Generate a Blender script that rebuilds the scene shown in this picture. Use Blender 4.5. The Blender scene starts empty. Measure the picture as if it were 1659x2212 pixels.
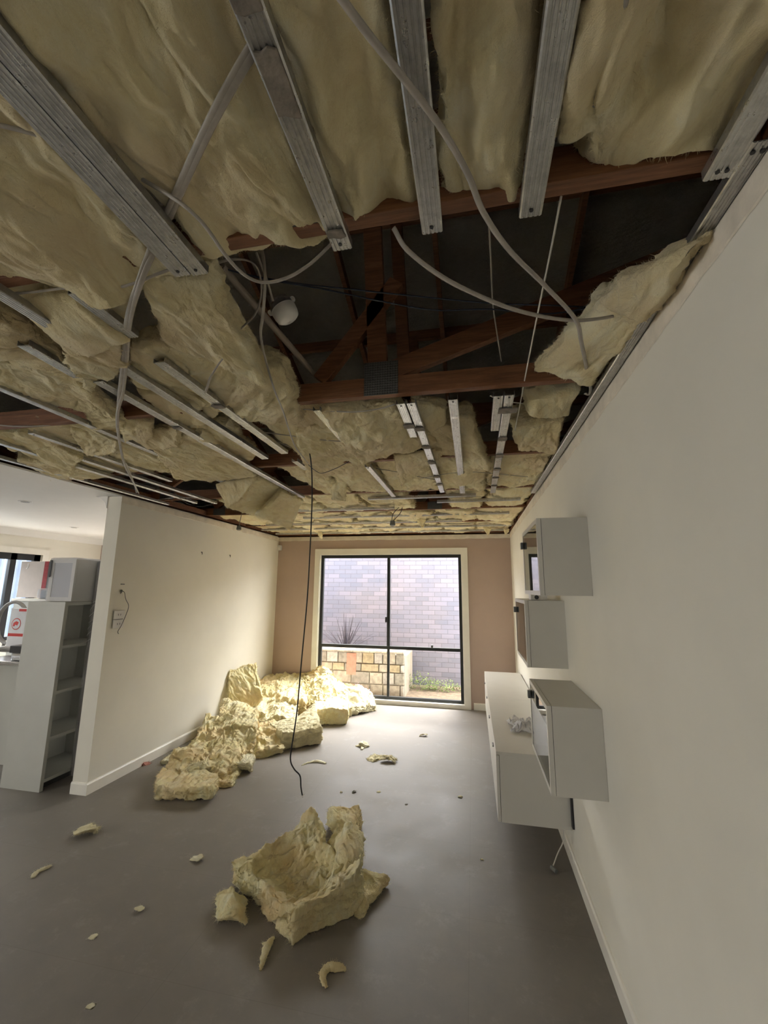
import bpy, bmesh, math, random
import numpy as np
from mathutils import Vector

sc = bpy.context.scene
COL = sc.collection
rnd = random.Random(7)

# ------------------------------------------------------------------ camera, world, light, exposure
W_PX, H_PX = 1659, 2212
YAW, PITCH, ROLL, F_PX, CAM_H = .2053286, .1782835, .0093670, 911.2, 1.6176
fwd = np.array([-math.sin(YAW)*math.cos(PITCH), math.cos(YAW)*math.cos(PITCH), math.sin(PITCH)])
rgt = np.cross(fwd, [0, 0, 1]); rgt /= np.linalg.norm(rgt); upv = np.cross(rgt, fwd)
r2 = rgt*math.cos(ROLL)+upv*math.sin(ROLL); u2 = -rgt*math.sin(ROLL)+upv*math.cos(ROLL)
CAM = np.array([0, 0, CAM_H])
cd = bpy.data.cameras.new('camera'); cam = bpy.data.objects.new('camera', cd); COL.objects.link(cam)
from mathutils import Matrix
m3 = Matrix((r2, u2, -fwd)).transposed()
cam.matrix_world = Matrix.Translation(CAM) @ m3.to_4x4()
cd.sensor_fit = 'VERTICAL'; cd.sensor_height = 36; cd.lens = 36*F_PX/H_PX; cd.clip_start = .02
sc.camera = cam

sc.view_settings.view_transform = 'Standard'; sc.view_settings.look = 'None'
sc.view_settings.exposure = 1.66; sc.view_settings.gamma = 1; sc.view_settings.use_curve_mapping = False
sc.cycles.max_bounces = 8; sc.cycles.diffuse_bounces = 6; sc.cycles.glossy_bounces = 3
sc.cycles.transparent_max_bounces = 8; sc.cycles.sample_clamp_indirect = 6
sc.cycles.use_denoising = True
sc.cycles.caustics_reflective = False; sc.cycles.caustics_refractive = False

w = bpy.data.worlds.new('sky'); sc.world = w; w.use_nodes = True
bg = w.node_tree.nodes['Background']; WN, WL = w.node_tree.nodes, w.node_tree.links
# hazy bright sky, brightest beyond the window side of the house
SKY_BASE, SKY_GLOW = 4.1, 7.5
wt = WN.new('ShaderNodeTexCoord'); wd0 = WN.new('ShaderNodeVectorMath'); wd0.operation = 'DOT_PRODUCT'
g_ = Vector((-.05, .84, .54)).normalized(); wd0.inputs[1].default_value = g_
WL.new(wt.outputs['Generated'], wd0.inputs[0])
wr = WN.new('ShaderNodeMapRange'); wr.interpolation_type = 'SMOOTHSTEP'; wr.inputs['From Min'].default_value = .35; wr.inputs['From Max'].default_value = .98
wr.inputs['To Min'].default_value = SKY_BASE; wr.inputs['To Max'].default_value = SKY_GLOW
WL.new(wd0.outputs['Value'], wr.inputs[0]); WL.new(wr.outputs[0], bg.inputs[1]); bg.inputs[0].default_value = (1.0, .99, .965, 1)

def area(name, loc, rot, sx, sy, power, color=(1, 1, 1), portal=False):
    l = bpy.data.lights.new(name, 'AREA'); l.shape = 'RECTANGLE'; l.size = sx; l.size_y = sy
    l.energy = power; l.color = color
    o = bpy.data.objects.new(name, l); COL.objects.link(o); o.location = loc; o.rotation_euler = rot
    if portal: l.cycles.is_portal = True
    return o
KX_ = -6.36
# portals only guide the sky's light through the openings
area('window_portal', (-1.22, 6.34, 1.08), (-math.pi/2, 0, 0), 2.12, 2.05, 1, portal=True)
area('kitchen_back_portal', (-4.9, 6.4, 1.05), (-math.pi/2, 0, 0), 2.0, 2.05, 1, portal=True)
area('kitchen_portal', (-6.5, 3.95, 1.5), (0, -math.pi/2, 0), 1.3, 2.6, 1, portal=True)
area('rear_portal', (KX_-.14, -.9, 1.15), (0, -math.pi/2, 0), 1.9, 1.8, 1, portal=True)
sun = bpy.data.lights.new('sun', 'SUN'); sun.energy = 5.4; sun.angle = .75; sun.color = (1, .97, .92)
so = bpy.data.objects.new('sun', sun); COL.objects.link(so); so.rotation_euler = Vector((.30, .50, .82)).to_track_quat('Z', 'Y').to_euler()

# ------------------------------------------------------------------ pixel -> place helpers
def ray(px, py): return fwd*F_PX + r2*(px-829.5) + u2*(1106-py)
def PZ(px, py, z): d = ray(px, py); return CAM + d*(z-CAM[2])/d[2]
def PY(px, py, y): d = ray(px, py); return CAM + d*(y/d[1])
def PX(px, py, x): d = ray(px, py); return CAM + d*(x/d[0])

# ------------------------------------------------------------------ object helpers
def tag(o, label=None, cat=None, group=None, kind=None):
    if label: o['label'] = label
    if cat: o['category'] = cat
    if group: o['group'] = group
    if kind: o['kind'] = kind
    return o

def empty(name, loc=(0, 0, 0), label=None, cat=None, group=None, kind=None):
    o = bpy.data.objects.new(name, None); COL.objects.link(o); o.location = loc; o.empty_display_size = .05
    return tag(o, label, cat, group, kind)

def link(name, me, mat, parent=None, smooth=False):
    o = bpy.data.objects.new(name, me); COL.objects.link(o)
    if mat: me.materials.append(mat)
    if smooth:
        me.polygons.foreach_set('use_smooth', [True]*len(me.polygons))
    if parent:
        o.parent = parent
        o.matrix_parent_inverse = Matrix.Translation(parent.location).inverted()
    return o

class MB:
    def __init__(s): s.v = []; s.f = []
    def quad_prism(s, pts, vec):
        """closed prism from a polygon (list of 3d) swept by vec"""
        n = len(pts); b = len(s.v); vec = np.array(vec, float)
        s.v += [tuple(p) for p in pts] + [tuple(np.array(p)+vec) for p in pts]
        s.f.append(tuple(range(b+n-1, b-1, -1))); s.f.append(tuple(range(b+n, b+2*n)))
        for i in range(n):
            j = (i+1) % n; s.f.append((b+i, b+j, b+n+j, b+n+i))
        return s
    def box(s, a, b):
        x0, y0, z0 = [min(p, q) for p, q in zip(a, b)]; x1, y1, z1 = [max(p, q) for p, q in zip(a, b)]
        return s.quad_prism([(x0, y0, z0), (x1, y0, z0), (x1, y1, z0), (x0, y1, z0)], (0, 0, z1-z0))
    def cyl(s, a, b, r, r_b=None, n=16, caps=True):
        a = np.array(a, float); b = np.array(b, float); d = b-a; d /= np.linalg.norm(d)
        t = np.cross(d, [0, 0, 1] if abs(d[2]) < .9 else [1, 0, 0]); t /= np.linalg.norm(t); u = np.cross(d, t)
        k = len(s.v); r_b = r if r_b is None else r_b
        for p, rr in ((a, r), (b, r_b)):
            for i in range(n):
                q = 2*math.pi*i/n; s.v.append(tuple(p+rr*(math.cos(q)*t+math.sin(q)*u)))
        for i in range(n):
            j = (i+1) % n; s.f.append((k+i, k+j, k+n+j, k+n+i))
        if caps: s.f.append(tuple(range(k+n-1, k-1, -1))); s.f.append(tuple(range(k+n, k+2*n)))
        return s
    def build(s, name, mat, parent=None, bevel=0, smooth=False):
        me = bpy.data.meshes.new(name); me.from_pydata(s.v, [], s.f)
        bm = bmesh.new(); bm.from_mesh(me); bmesh.ops.recalc_face_normals(bm, faces=bm.faces)
        if bevel:
            bmesh.ops.bevel(bm, geom=list(bm.edges), offset=bevel, segments=2, profile=.6, affect='EDGES', clamp_overlap=True)
        bm.to_mesh(me); bm.free()
        return link(name, me, mat, parent, smooth)

def box(name, a, b, mat, parent=None, bevel=0): return MB().box(a, b).build(name, mat, parent, bevel)

def spline(pts, n=10):
    P = np.array(pts, float)
    if len(P) < 3: t = np.linspace(0, 1, n+1)[:, None]; return P[0]*(1-t)+P[-1]*t
    P = np.vstack([2*P[0]-P[1], P, 2*P[-1]-P[-2]]); out = []
    for i in range(1, len(P)-2):
        p0, p1, p2, p3 = P[i-1:i+3]
        for t in np.linspace(0, 1, n, endpoint=False):
            out.append(.5*((2*p1)+(-p0+p2)*t+(2*p0-5*p1+4*p2-p3)*t*t+(-p0+3*p1-3*p2+p3)*t**3))
    out.append(P[-2]); return np.array(out)

def tube(name, pts, r, mat, parent=None, flat=1.0, n=10, sides=8, twist=0.0, closed_r=None):
    """sweep an ellipse (r wide, r*flat thick) along a smooth curve"""
    S = spline(pts, n); T = np.gradient(S, axis=0); T /= np.linalg.norm(T, axis=1)[:, None]+1e-9
    nrm = np.cross(T[0], [0, 0, 1.]);
    if np.linalg.norm(nrm) < 1e-3: nrm = np.array([1., 0, 0])
    nrm /= np.linalg.norm(nrm); v = []; f = []
    for i, (p, t) in enumerate(zip(S, T)):
        nrm = nrm-t*np.dot(nrm, t); nrm /= np.linalg.norm(nrm); b = np.cross(t, nrm)
        tw = twist*i/len(S)
        c, s_ = math.cos(tw), math.sin(tw); n1 = nrm*c+b*s_; b1 = -nrm*s_+b*c
        for k in range(sides):
            q = 2*math.pi*k/sides; v.append(tuple(p+r*math.cos(q)*n1+r*flat*math.sin(q)*b1))
    m = len(S)
    for i in range(m-1):
        for k in range(sides):
            j = (k+1) % sides; f.append((i*sides+k, i*sides+j, (i+1)*sides+j, (i+1)*sides+k))
    f.append(tuple(range(sides-1, -1, -1))); f.append(tuple(range((m-1)*sides, m*sides)))
    me = bpy.data.meshes.new(name); me.from_pydata(v, [], f)
    return link(name, me, mat, parent, True)

# ------------------------------------------------------------------ numpy gradient noise
_rs = np.random.RandomState(3)
_perm = np.concatenate([_rs.permutation(256)]*3)
_grad = _rs.normal(size=(256, 3)); _grad /= np.linalg.norm(_grad, axis=1)[:, None]
def pn(p):
    p = np.asarray(p, float); i = np.floor(p).astype(int); f = p-i; i &= 255
    u = f*f*f*(f*(f*6-15)+10); r = 0
    for dx in (0, 1):
        wx = u[:, 0] if dx else 1-u[:, 0]
        for dy in (0, 1):
            wy = u[:, 1] if dy else 1-u[:, 1]
            for dz in (0, 1):
                wz = u[:, 2] if dz else 1-u[:, 2]
                h = _perm[_perm[_perm[(i[:, 0]+dx) & 255]+((i[:, 1]+dy) & 255)]+((i[:, 2]+dz) & 255)]
                g = _grad[h]
                r = r + wx*wy*wz*(g[:, 0]*(f[:, 0]-dx)+g[:, 1]*(f[:, 1]-dy)+g[:, 2]*(f[:, 2]-dz))
    return r*1.5
def vn(p):
    return np.stack([pn(p), pn(p+37.3), pn(p+81.7)], 1)

def interp(M, u, v):
    """smooth interpolation of a small control matrix, rows along v, columns along u"""
    M = np.atleast_2d(np.array(M, float)); R, C = M.shape
    def axis(n, t):
        if n == 1: return np.zeros(len(t), int), np.zeros(len(t), int), np.zeros(len(t))
        x = np.clip(t, 0, 1)*(n-1); i = np.minimum(x.astype(int), n-2); f = x-i
        return i, i+1, f*f*(3-2*f)
    a, b, s = axis(C, u); c, d, t = axis(R, v)
    return (M[c, a]*(1-s)+M[c, b]*s)*(1-t)+(M[d, a]*(1-s)+M[d, b]*s)*t

# ------------------------------------------------------------------ materials
MATS = {}
def nt(name):
    m = bpy.data.materials.new(name); m.use_nodes = True; MATS[name] = m
    return m, m.node_tree.nodes, m.node_tree.links, m.node_tree.nodes['Principled BSDF']
def noise(N, L, scale, detail=4, rough=.6, coord='Object', stretch=None):
    tc = N.new('ShaderNodeTexCoord'); n = N.new('ShaderNodeTexNoise'); n.inputs['Scale'].default_value = scale
    n.inputs['Detail'].default_value = detail; n.inputs['Roughness'].default_value = rough
    if stretch:
        mp = N.new('ShaderNodeMapping'); mp.inputs['Scale'].default_value = stretch
        L.new(tc.outputs[coord], mp.inputs[0]); L.new(mp.outputs[0], n.inputs[0])
    else: L.new(tc.outputs[coord], n.inputs[0])
    return n
def ramp(N, L, src, stops):
    r = N.new('ShaderNodeValToRGB'); e = r.color_ramp.elements
    while len(e) < len(stops): e.new(.5)
    for k, (p, c) in zip(e, stops): k.position = p; k.color = (*c, 1)
    L.new(src, r.inputs[0]); return r
def bump(N, L, src, B, strength, dist, prev=None):
    b = N.new('ShaderNodeBump'); b.inputs['Strength'].default_value = strength; b.inputs['Distance'].default_value = dist
    L.new(src, b.inputs['Height'])
    if prev: L.new(prev.outputs[0], b.inputs['Normal'])
    L.new(b.outputs[0], B.inputs['Normal']); return b
def plain(name, col, rough=.6, metal=0, var=.0, scale=6, bmp=0, bscale=200):
    m, N, L, B = nt(name); B.inputs['Roughness'].default_value = rough; B.inputs['Metallic'].default_value = metal
    lo = tuple(c*(1-var) for c in col); hi = tuple(min(1, c*(1+var)) for c in col)
    n = noise(N, L, scale); r = ramp(N, L, n.outputs[0], [(.35, lo), (.65, hi)]); L.new(r.outputs[0], B.inputs['Base Color'])
    if bmp: n2 = noise(N, L, bscale, 2); bump(N, L, n2.outputs[0], B, bmp, .002)
    return m
def wool(name, dark, mid, light, streak=(1, 1, 1), tan=None):
    m, N, L, B = nt(name); B.inputs['Roughness'].default_value = 1
    B.inputs['Specular IOR Level'].default_value = .05
    B.inputs['Sheen Weight'].default_value = .3; B.inputs['Sheen Roughness'].default_value = .5
    n = noise(N, L, 7, 9, .68, stretch=streak); n.inputs['Distortion'].default_value = 1.1
    r = ramp(N, L, n.outputs[0], [(.32, dark), (.48, mid), (.64, light)]); src = r.outputs[0]
    if tan:
        n3 = noise(N, L, 3.2, 4, .55); r3 = ramp(N, L, n3.outputs[0], [(.44, (0, 0, 0)), (.66, (.8, .8, .8))])
        mx = N.new('ShaderNodeMix'); mx.data_type = 'RGBA'; L.new(r3.outputs[0], mx.inputs[0]); L.new(src, mx.inputs[6])
        mx.inputs[7].default_value = (*tan, 1); src = mx.outputs[2]
    L.new(src, B.inputs['Base Color'])
    a = noise(N, L, 16, 10, .72, stretch=streak); a.inputs['Distortion'].default_value = 1.6; b = noise(N, L, 120, 5, .75)
    b1 = bump(N, L, a.outputs[0], B, .65, .03); bump(N, L, b.outputs[0], B, .6, .006, b1)
    return m

M_WOOL = wool('glass_wool', (.80, .66, .36), (.93, .82, .50), (.97, .90, .64), (1, .5, 1), tan=(.85, .69, .43))
M_WOOL2 = wool('torn_glass_wool', (.82, .68, .34), (.95, .86, .50), (.97, .92, .66), tan=(.92, .70, .37))
M_WOOLG = wool('dirty_glass_wool', (.52, .45, .30), (.82, .74, .46), (.92, .86, .60))
M_WOOLW = wool('pale_fluff', (.78, .70, .46), (.92, .86, .60), (.96, .92, .72))
M_WALL = plain('cream_paint', (.80, .775, .69), .75, var=.03, scale=1.5, bmp=.10, bscale=350)
M_TAUPE = plain('taupe_paint', (.49, .38, .32), .8, var=.04, scale=1.5, bmp=.1, bscale=350)
M_CEIL = plain('ceiling_paint', (.86, .85, .82), .8, var=.01)
M_TRIM = plain('white_gloss_paint', (.86, .84, .77), .35, var=.03)
M_SCAR = plain('bare_plaster_band', (.74, .68, .58), .9, var=.10, scale=9, bmp=.6, bscale=60)
M_PAPER = plain('torn_paper', (.62, .50, .40), .9, var=.3, scale=30)
M_CAB = plain('white_melamine', (.63, .615, .57), .38, var=.015)
M_CABD = plain('dark_plastic', (.025, .025, .027), .4)
M_GREY = plain('grey_plastic', (.17, .18, .18), .4)
M_SHELF = plain('shelf_laminate', (.50, .505, .47), .45, var=.02)
M_STEEL = plain('stainless_steel', (.62, .62, .63), .22, 1, var=.06)
M_BLACKM = plain('black_aluminium', (.018, .021, .022), .38, .0)
M_CABLE = plain('grey_cable', (.36, .33, .29), .5, var=.08, scale=30)
M_CABLEW = plain('white_cable', (.62, .60, .55), .5, var=.05)
M_BLACK = plain('black_cable', (.010, .010, .012), .35)
M_BLUE = plain('dark_blue_cable', (.015, .022, .045), .35)
M_PIPE = plain('dusty_pvc_pipe', (.40, .34, .27), .5, var=.12)
M_ADH = plain('dried_adhesive', (.23, .20, .17), .9, var=.25, scale=30, bmp=.8, bscale=90)
M_PLASTW = plain('white_plastic', (.74, .73, .70), .35, var=.03)
M_BOX = plain('grey_cardboard', (.42, .38, .35), .85, var=.05)
M_RED = plain('dark_red_card', (.23, .018, .022), .7, var=.2, scale=40)
M_REDP = plain('red_print', (.65, .05, .04), .5)
M_BAG = plain('white_bag_film', (.80, .80, .82), .35, var=.05)
M_GREYW = plain('chair_paint', (.33, .32, .30), .5, var=.1)
M_FOILSEAM = plain('dark_seam', (.01, .01, .01), .9)
M_FENCE = plain('blue_grey_fence', (.13, .18, .26), .5, var=.1, scale=3)
M_LEAF = plain('agave_leaf', (.060, .055, .075), .5, var=.4, scale=12)
M_GRASS = plain('grass', (.16, .22, .06), .7, var=.5, scale=20)
M_PINK = plain('pink_petal', (.75, .35, .50), .6, var=.2)
M_SOIL = plain('soil', (.20, .15, .10), .95, var=.3, scale=15)

def metal():
    m, N, L, B = nt('galvanised_steel'); B.inputs['Metallic'].default_value = .9; B.inputs['Roughness'].default_value = .42
    n = noise(N, L, 35, 5, .7); r = ramp(N, L, n.outputs[0], [(.3, (.40, .40, .39)), (.7, (.62, .62, .60))]); L.new(r.outputs[0], B.inputs['Base Color'])
    r2_ = ramp(N, L, n.outputs[0], [(.3, (.42,)*3), (.7, (.24,)*3)]); L.new(r2_.outputs[0], B.inputs['Roughness'])
    n2 = noise(N, L, 300, 2); bump(N, L, n2.outputs[0], B, .25, .001); return m
M_METAL = metal()
def wood():
    m, N, L, B = nt('red_brown_pine'); B.inputs['Roughness'].default_value = .65
    n = noise(N, L, 6, 6, .7, stretch=(1, 14, 14)); r = ramp(N, L, n.outputs[0], [(.3, (.115, .045, .018)), (.5, (.20, .083, .035)), (.72, (.29, .135, .062))])
    L.new(r.outputs[0], B.inputs['Base Color']); bump(N, L, n.outputs[0], B, .3, .003); return m
M_WOOD = wood()
def plate():
    m, N, L, B = nt('nail_plate_steel'); B.inputs['Metallic'].default_value = .7; B.inputs['Roughness'].default_value = .5
    B.inputs['Base Color'].default_value = (.12, .12, .12, 1)
    tc = N.new('ShaderNodeTexCoord'); v = N.new('ShaderNodeTexVoronoi'); v.inputs['Scale'].default_value = 90; v.inputs['Randomness'].default_value = 0
    L.new(tc.outputs['Object'], v.inputs[0]); bump(N, L, v.outputs[0], B, 1, .004)
    r = ramp(N, L, v.outputs[0], [(.2, (.02, .02, .02)), (.5, (.16, .16, .15))]); L.new(r.outputs[0], B.inputs['Base Color']); return m
M_PLATE = plate()
def foil():
    m, N, L, B = nt('crinkled_foil'); B.inputs['Metallic'].default_value = .4; B.inputs['Roughness'].default_value = .42
    n = noise(N, L, 3, 5, .6); r = ramp(N, L, n.outputs[0], [(.3, (.60, .56, .48)), (.7, (.85, .80, .70))]); L.new(r.outputs[0], B.inputs['Base Color'])
    a = noise(N, L, 9, 7, .7, stretch=(1, 3.5, 3)); bump(N, L, a.outputs[0], B, 1, .35); return m
M_FOIL = foil()
def floor_mat():
    m, N, L, B = nt('grey_floor_sheet')
    tc = N.new('ShaderNodeTexCoord'); mp = N.new('ShaderNodeMapping'); mp.inputs['Location'].default_value = (.06, -3.09+.62*8, 0)
    L.new(tc.outputs['Object'], mp.inputs[0])
    bt = N.new('ShaderNodeTexBrick'); bt.offset = 0; bt.inputs['Scale'].default_value = 1
    bt.inputs['Brick Width'].default_value = 1.24; bt.inputs['Row Height'].default_value = .62
    bt.inputs['Mortar Size'].default_value = .002; bt.inputs['Mortar Smooth'].default_value = .6
    bt.inputs['Color1'].default_value = (.205, .187, .168, 1); bt.inputs['Color2'].default_value = (.211, .193, .173, 1)
    bt.inputs['Mortar'].default_value = (.185, .165, .145, 1)
    L.new(mp.outputs[0], bt.inputs[0])
    n = noise(N, L, 1.6, 8, .7); r = ramp(N, L, n.outputs[0], [(.35, (.86, .86, .87)), (.62, (1.08, 1.06, 1.05)), (.8, (1.3, 1.3, 1.3))])
    mx = N.new('ShaderNodeMix'); mx.data_type = 'RGBA'; mx.blend_type = 'MULTIPLY'; mx.inputs[0].default_value = 1
    L.new(bt.outputs[0], mx.inputs[6]); L.new(r.outputs[0], mx.inputs[7])
    # dusty plaster scuffs
    n2 = noise(N, L, 5.5, 9, .8); r2_ = ramp(N, L, n2.outputs[0], [(.54, (0, 0, 0)), (.72, (.30, .30, .30))])
    mx2 = N.new('ShaderNodeMix'); mx2.data_type = 'RGBA'; L.new(r2_.outputs[0], mx2.inputs[0]); L.new(mx.outputs[2], mx2.inputs[6])
    mx2.inputs[7].default_value = (.38, .36, .33, 1); L.new(mx2.outputs[2], B.inputs['Base Color'])
    rr = ramp(N, L, n.outputs[0], [(.3, (.42,)*3), (.7, (.6,)*3)]); L.new(rr.outputs[0], B.inputs['Roughness'])
    B.inputs['Specular IOR Level'].default_value = .45
    nb = noise(N, L, 120, 3); bump(N, L, nb.outputs[0], B, .12, .002); return m
M_FLOOR = floor_mat()
def bricks():
    m, N, L, B = nt('pale_brickwork'); B.inputs['Roughness'].default_value = .9
    tc = N.new('ShaderNodeTexCoord'); sx = N.new('ShaderNodeSeparateXYZ'); cx = N.new('ShaderNodeCombineXYZ')
    L.new(tc.outputs['Object'], sx.inputs[0]); L.new(sx.outputs[0], cx.inputs[0]); L.new(sx.outputs[2], cx.inputs[1])
    bt = N.new('ShaderNodeTexBrick'); bt.inputs['Scale'].default_value = 1; bt.inputs['Brick Width'].default_value = .24; bt.inputs['Row Height'].default_value = .086
    bt.inputs['Mortar Size'].default_value = .005; bt.inputs['Mortar Smooth'].default_value = .2; bt.inputs['Bias'].default_value = 0
    bt.inputs['Color1'].default_value = (.142, .150, .186, 1); bt.inputs['Color2'].default_value = (.195, .194, .232, 1); bt.inputs['Mortar'].default_value = (.11, .11, .128, 1)
    L.new(cx.outputs[0], bt.inputs[0])
    n = noise(N, L, .8, 3); r = ramp(N, L, n.outputs[0], [(.35, (.86, .90, 1.0)), (.62, (1.05, .98, .94))])
    mx = N.new('ShaderNodeMix'); mx.data_type = 'RGBA'; mx.blend_type = 'MULTIPLY'; mx.inputs[0].default_value = 1
    L.new(bt.outputs[0], mx.inputs[6]); L.new(r.outputs[0], mx.inputs[7]); L.new(mx.outputs[2], B.inputs['Base Color'])
    bump(N, L, bt.outputs[1], B, -.6, .006); return m
M_BRICK = bricks()
def glass(name, tint=(1, 1, 1), ior=1.45, rough=.0):
    m = bpy.data.materials.new(name); m.use_nodes = True; N = m.node_tree.nodes; L = m.node_tree.links
    N.remove(N['Principled BSDF']); out = N['Material Output']
    t = N.new('ShaderNodeBsdfTransparent'); t.inputs[0].default_value = (*tint, 1); g = N.new('ShaderNodeBsdfGlossy'); g.inputs['Roughness'].default_value = rough
    # symmetric reflectance (same from both faces): f0 + (1-f0)*facing^5
    lw = N.new('ShaderNodeLayerWeight'); lw.inputs[0].default_value = .5; pw = N.new('ShaderNodeMath'); pw.operation = 'POWER'; pw.inputs[1].default_value = 4.5
    L.new(lw.outputs['Facing'], pw.inputs[0]); fr = N.new('ShaderNodeMath'); fr.operation = 'MULTIPLY_ADD'; f0 = ((ior-1)/(ior+1))**2*.6
    fr.inputs[1].default_value = 1-f0; fr.inputs[2].default_value = f0; L.new(pw.outputs[0], fr.inputs[0]); mx = N.new('ShaderNodeMixShader')
    L.new(fr.outputs[0], mx.inputs[0]); L.new(t.outputs[0], mx.inputs[1]); L.new(g.outputs[0], mx.inputs[2]); L.new(mx.outputs[0], out.inputs[0]); return m
M_GLASS = glass('window_glass'); M_DGLASS = glass('cabinet_glass', (.62, .64, .62), 1.6, .01)
M_FILM = glass('plastic_film', (.86, .87, .90), 1.7, .12)
def film_bump(m):
    N = m.node_tree.nodes; L = m.node_tree.links; g = [n for n in N if n.type == 'BSDF_GLOSSY'][0]
    n = noise(N, L, 22, 5, .7, stretch=(2, 2, .5)); b = N.new('ShaderNodeBump'); b.inputs['Strength'].default_value = 1; b.inputs['Distance'].default_value = .03
    L.new(n.outputs[0], b.inputs['Height']); L.new(b.outputs[0], g.inputs['Normal'])
film_bump(M_FILM)
def film_white(m, f=.22):
    N = m.node_tree.nodes; L = m.node_tree.links; out = N['Material Output']; src = out.inputs[0].links[0].from_socket
    d = N.new('ShaderNodeBsdfDiffuse'); d.inputs[0].default_value = (.85, .85, .87, 1); mx = N.new('ShaderNodeMixShader'); mx.inputs[0].default_value = f
    L.new(src, mx.inputs[1]); L.new(d.outputs[0], mx.inputs[2]); L.new(mx.outputs[0], out.inputs[0])
film_white(M_FILM)
M_SHEET = glass('crumpled_sheet_film', (.95, .95, .95), 1.5, .2); film_bump(M_SHEET); film_white(M_SHEET, .45)

# ------------------------------------------------------------------ the room shell
RX, LX, YB, YE, CH = .545, -3.01, 6.24, 3.10, 2.40
KX, YF = -6.36, -2.5
ST = 'structure'
def struct(name, a, b, mat, parent=None): o = box(name, a, b, mat, parent); return tag(o, kind=ST) if not parent else o
struct('floor', (KX-.1, YF-.1, -.08), (RX+.12, YB+.1, 0), M_FLOOR)
struct('wall_right', (RX, YF-.1, 0), (RX+.12, YB+.1, CH+.02), M_WALL)
struct('wall_left', (LX-.14, YE, 0), (LX, YB, CH-.005), M_WALL)
# back wall with the window opening x -2.30..-.14, z .05..2.12
WX0, WX1, WZ0, WZ1 = -2.30, -.145, .05, 2.12
mb = MB(); mb.box((LX-.14, YB, 0), (WX0, YB+.11, CH)).box((WX1, YB, 0), (RX, YB+.11, CH)).box((WX0, YB, WZ1), (WX1, YB+.11, CH)).box((WX0, YB, 0), (WX1, YB+.11, WZ0))
tag(mb.build('wall_back', M_TAUPE), kind=ST)
tag(MB().box((KX, YB, 0), (-5.9, YB+.11, CH)).box((-5.9, YB, 2.1), (-3.9, YB+.11, CH)).box((-3.9, YB, 0), (LX-.14, YB+.11, CH)).build('wall_kitchen_back', M_TAUPE), kind=ST)
# kitchen side wall with its window  y 2.6..5.2, z .85..2.06
mb = MB(); K0, K1, KZ0, KZ1 = 2.65, 5.22, .85, 2.06
mb.box((KX-.1, YF, 0), (KX, -1.8, CH)).box((KX-.1, -1.8, 0), (KX, 0, .2)).box((KX-.1, -1.8, 2.1), (KX, 0, CH)).box((KX-.1, 0, 0), (KX, K0, CH)).box((KX-.1, K1, 0), (KX, YB+.11, CH)).box((KX-.1, K0, 0), (KX, K1, KZ0)).box((KX-.1, K0, KZ1), (KX, K1, CH))
tag(mb.build('wall_kitchen', M_WALL), kind=ST)
# wall behind the camera
mb = MB(); mb.box((KX-.1, YF-.1, 0), (RX, YF, CH))
tag(mb.build('wall_front', M_WALL), kind=ST)
# ceiling left standing over the kitchen side and behind the camera
tag(MB().box((KX, YF, CH), (LX-.02, YB, CH+.013)).box((LX-.02, YF, CH), (RX, -.35, CH+.013)).build('ceiling', M_CEIL), kind=ST)
mb = MB(); mb.quad_prism([(KX, YF, CH), (KX+.09, YF, CH), (KX+.02, YF, CH-.09), (KX, YF, CH-.09)], (0, YB-YF, 0))
mb.quad_prism([(KX, YB, CH), (KX, YB-.09, CH), (KX, YB-.02, CH-.09), (KX, YB, CH-.09)], (LX-.14-KX, 0, 0))
tag(mb.build('trim_1', M_CEIL), kind=ST)   # cornice in the kitchen
# roof: foil underside falling towards the window end, closed all round so that the void is dark
def foil_sheet():
    nx, ny = 150, 130; xs = np.linspace(KX-.2, 2.7, nx); ys = np.linspace(-2.7, 6.7, ny); X, Y = np.meshgrid(xs, ys)
    Z = np.minimum(2.62+(6.9-Y)*.40, 4.55); p = np.stack([X.ravel(), Y.ravel(), Z.ravel()], 1)
    p[:, 2] += .05*pn(p*np.array([1.1, 2.5, 1]))+.02*np.abs(pn(p*np.array([3, 9, 3])))
    p[:, 2] += -.05*np.sin((p[:, 0]+.4)*math.pi/.9)**2
    f = [(j*nx+i, j*nx+i+1, (j+1)*nx+i+1, (j+1)*nx+i) for j in range(ny-1) for i in range(nx-1)]
    me = bpy.data.meshes.new('roof_foil'); me.from_pydata(p.tolist(), [], f); o = link('roof_foil', me, M_FOIL, smooth=True)
    md = o.modifiers.new('thick', 'SOLIDIFY'); md.thickness = .004
    return tag(o, kind=ST)
foil_sheet()
mb = MB(); mb.box((KX-.1, -2.62, CH+.02), (2.6, -2.6, 4.7)).box((2.58, -2.6, CH+.02), (2.6, 6.6, 4.7)).box((KX-.12, -2.6, CH+.02), (KX-.1, 6.6, 4.7)).box((KX-.1, 6.56, CH+.02), (2.6, 6.6, 2.76)).box((KX-.1, 6.35, CH+.0), (2.6, 6.6, CH+.018)).box((RX+.12, -2.6, CH), (2.6, 6.6, CH+.018))
tag(mb.build('roof_boxing', M_WOOD), kind=ST)

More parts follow.
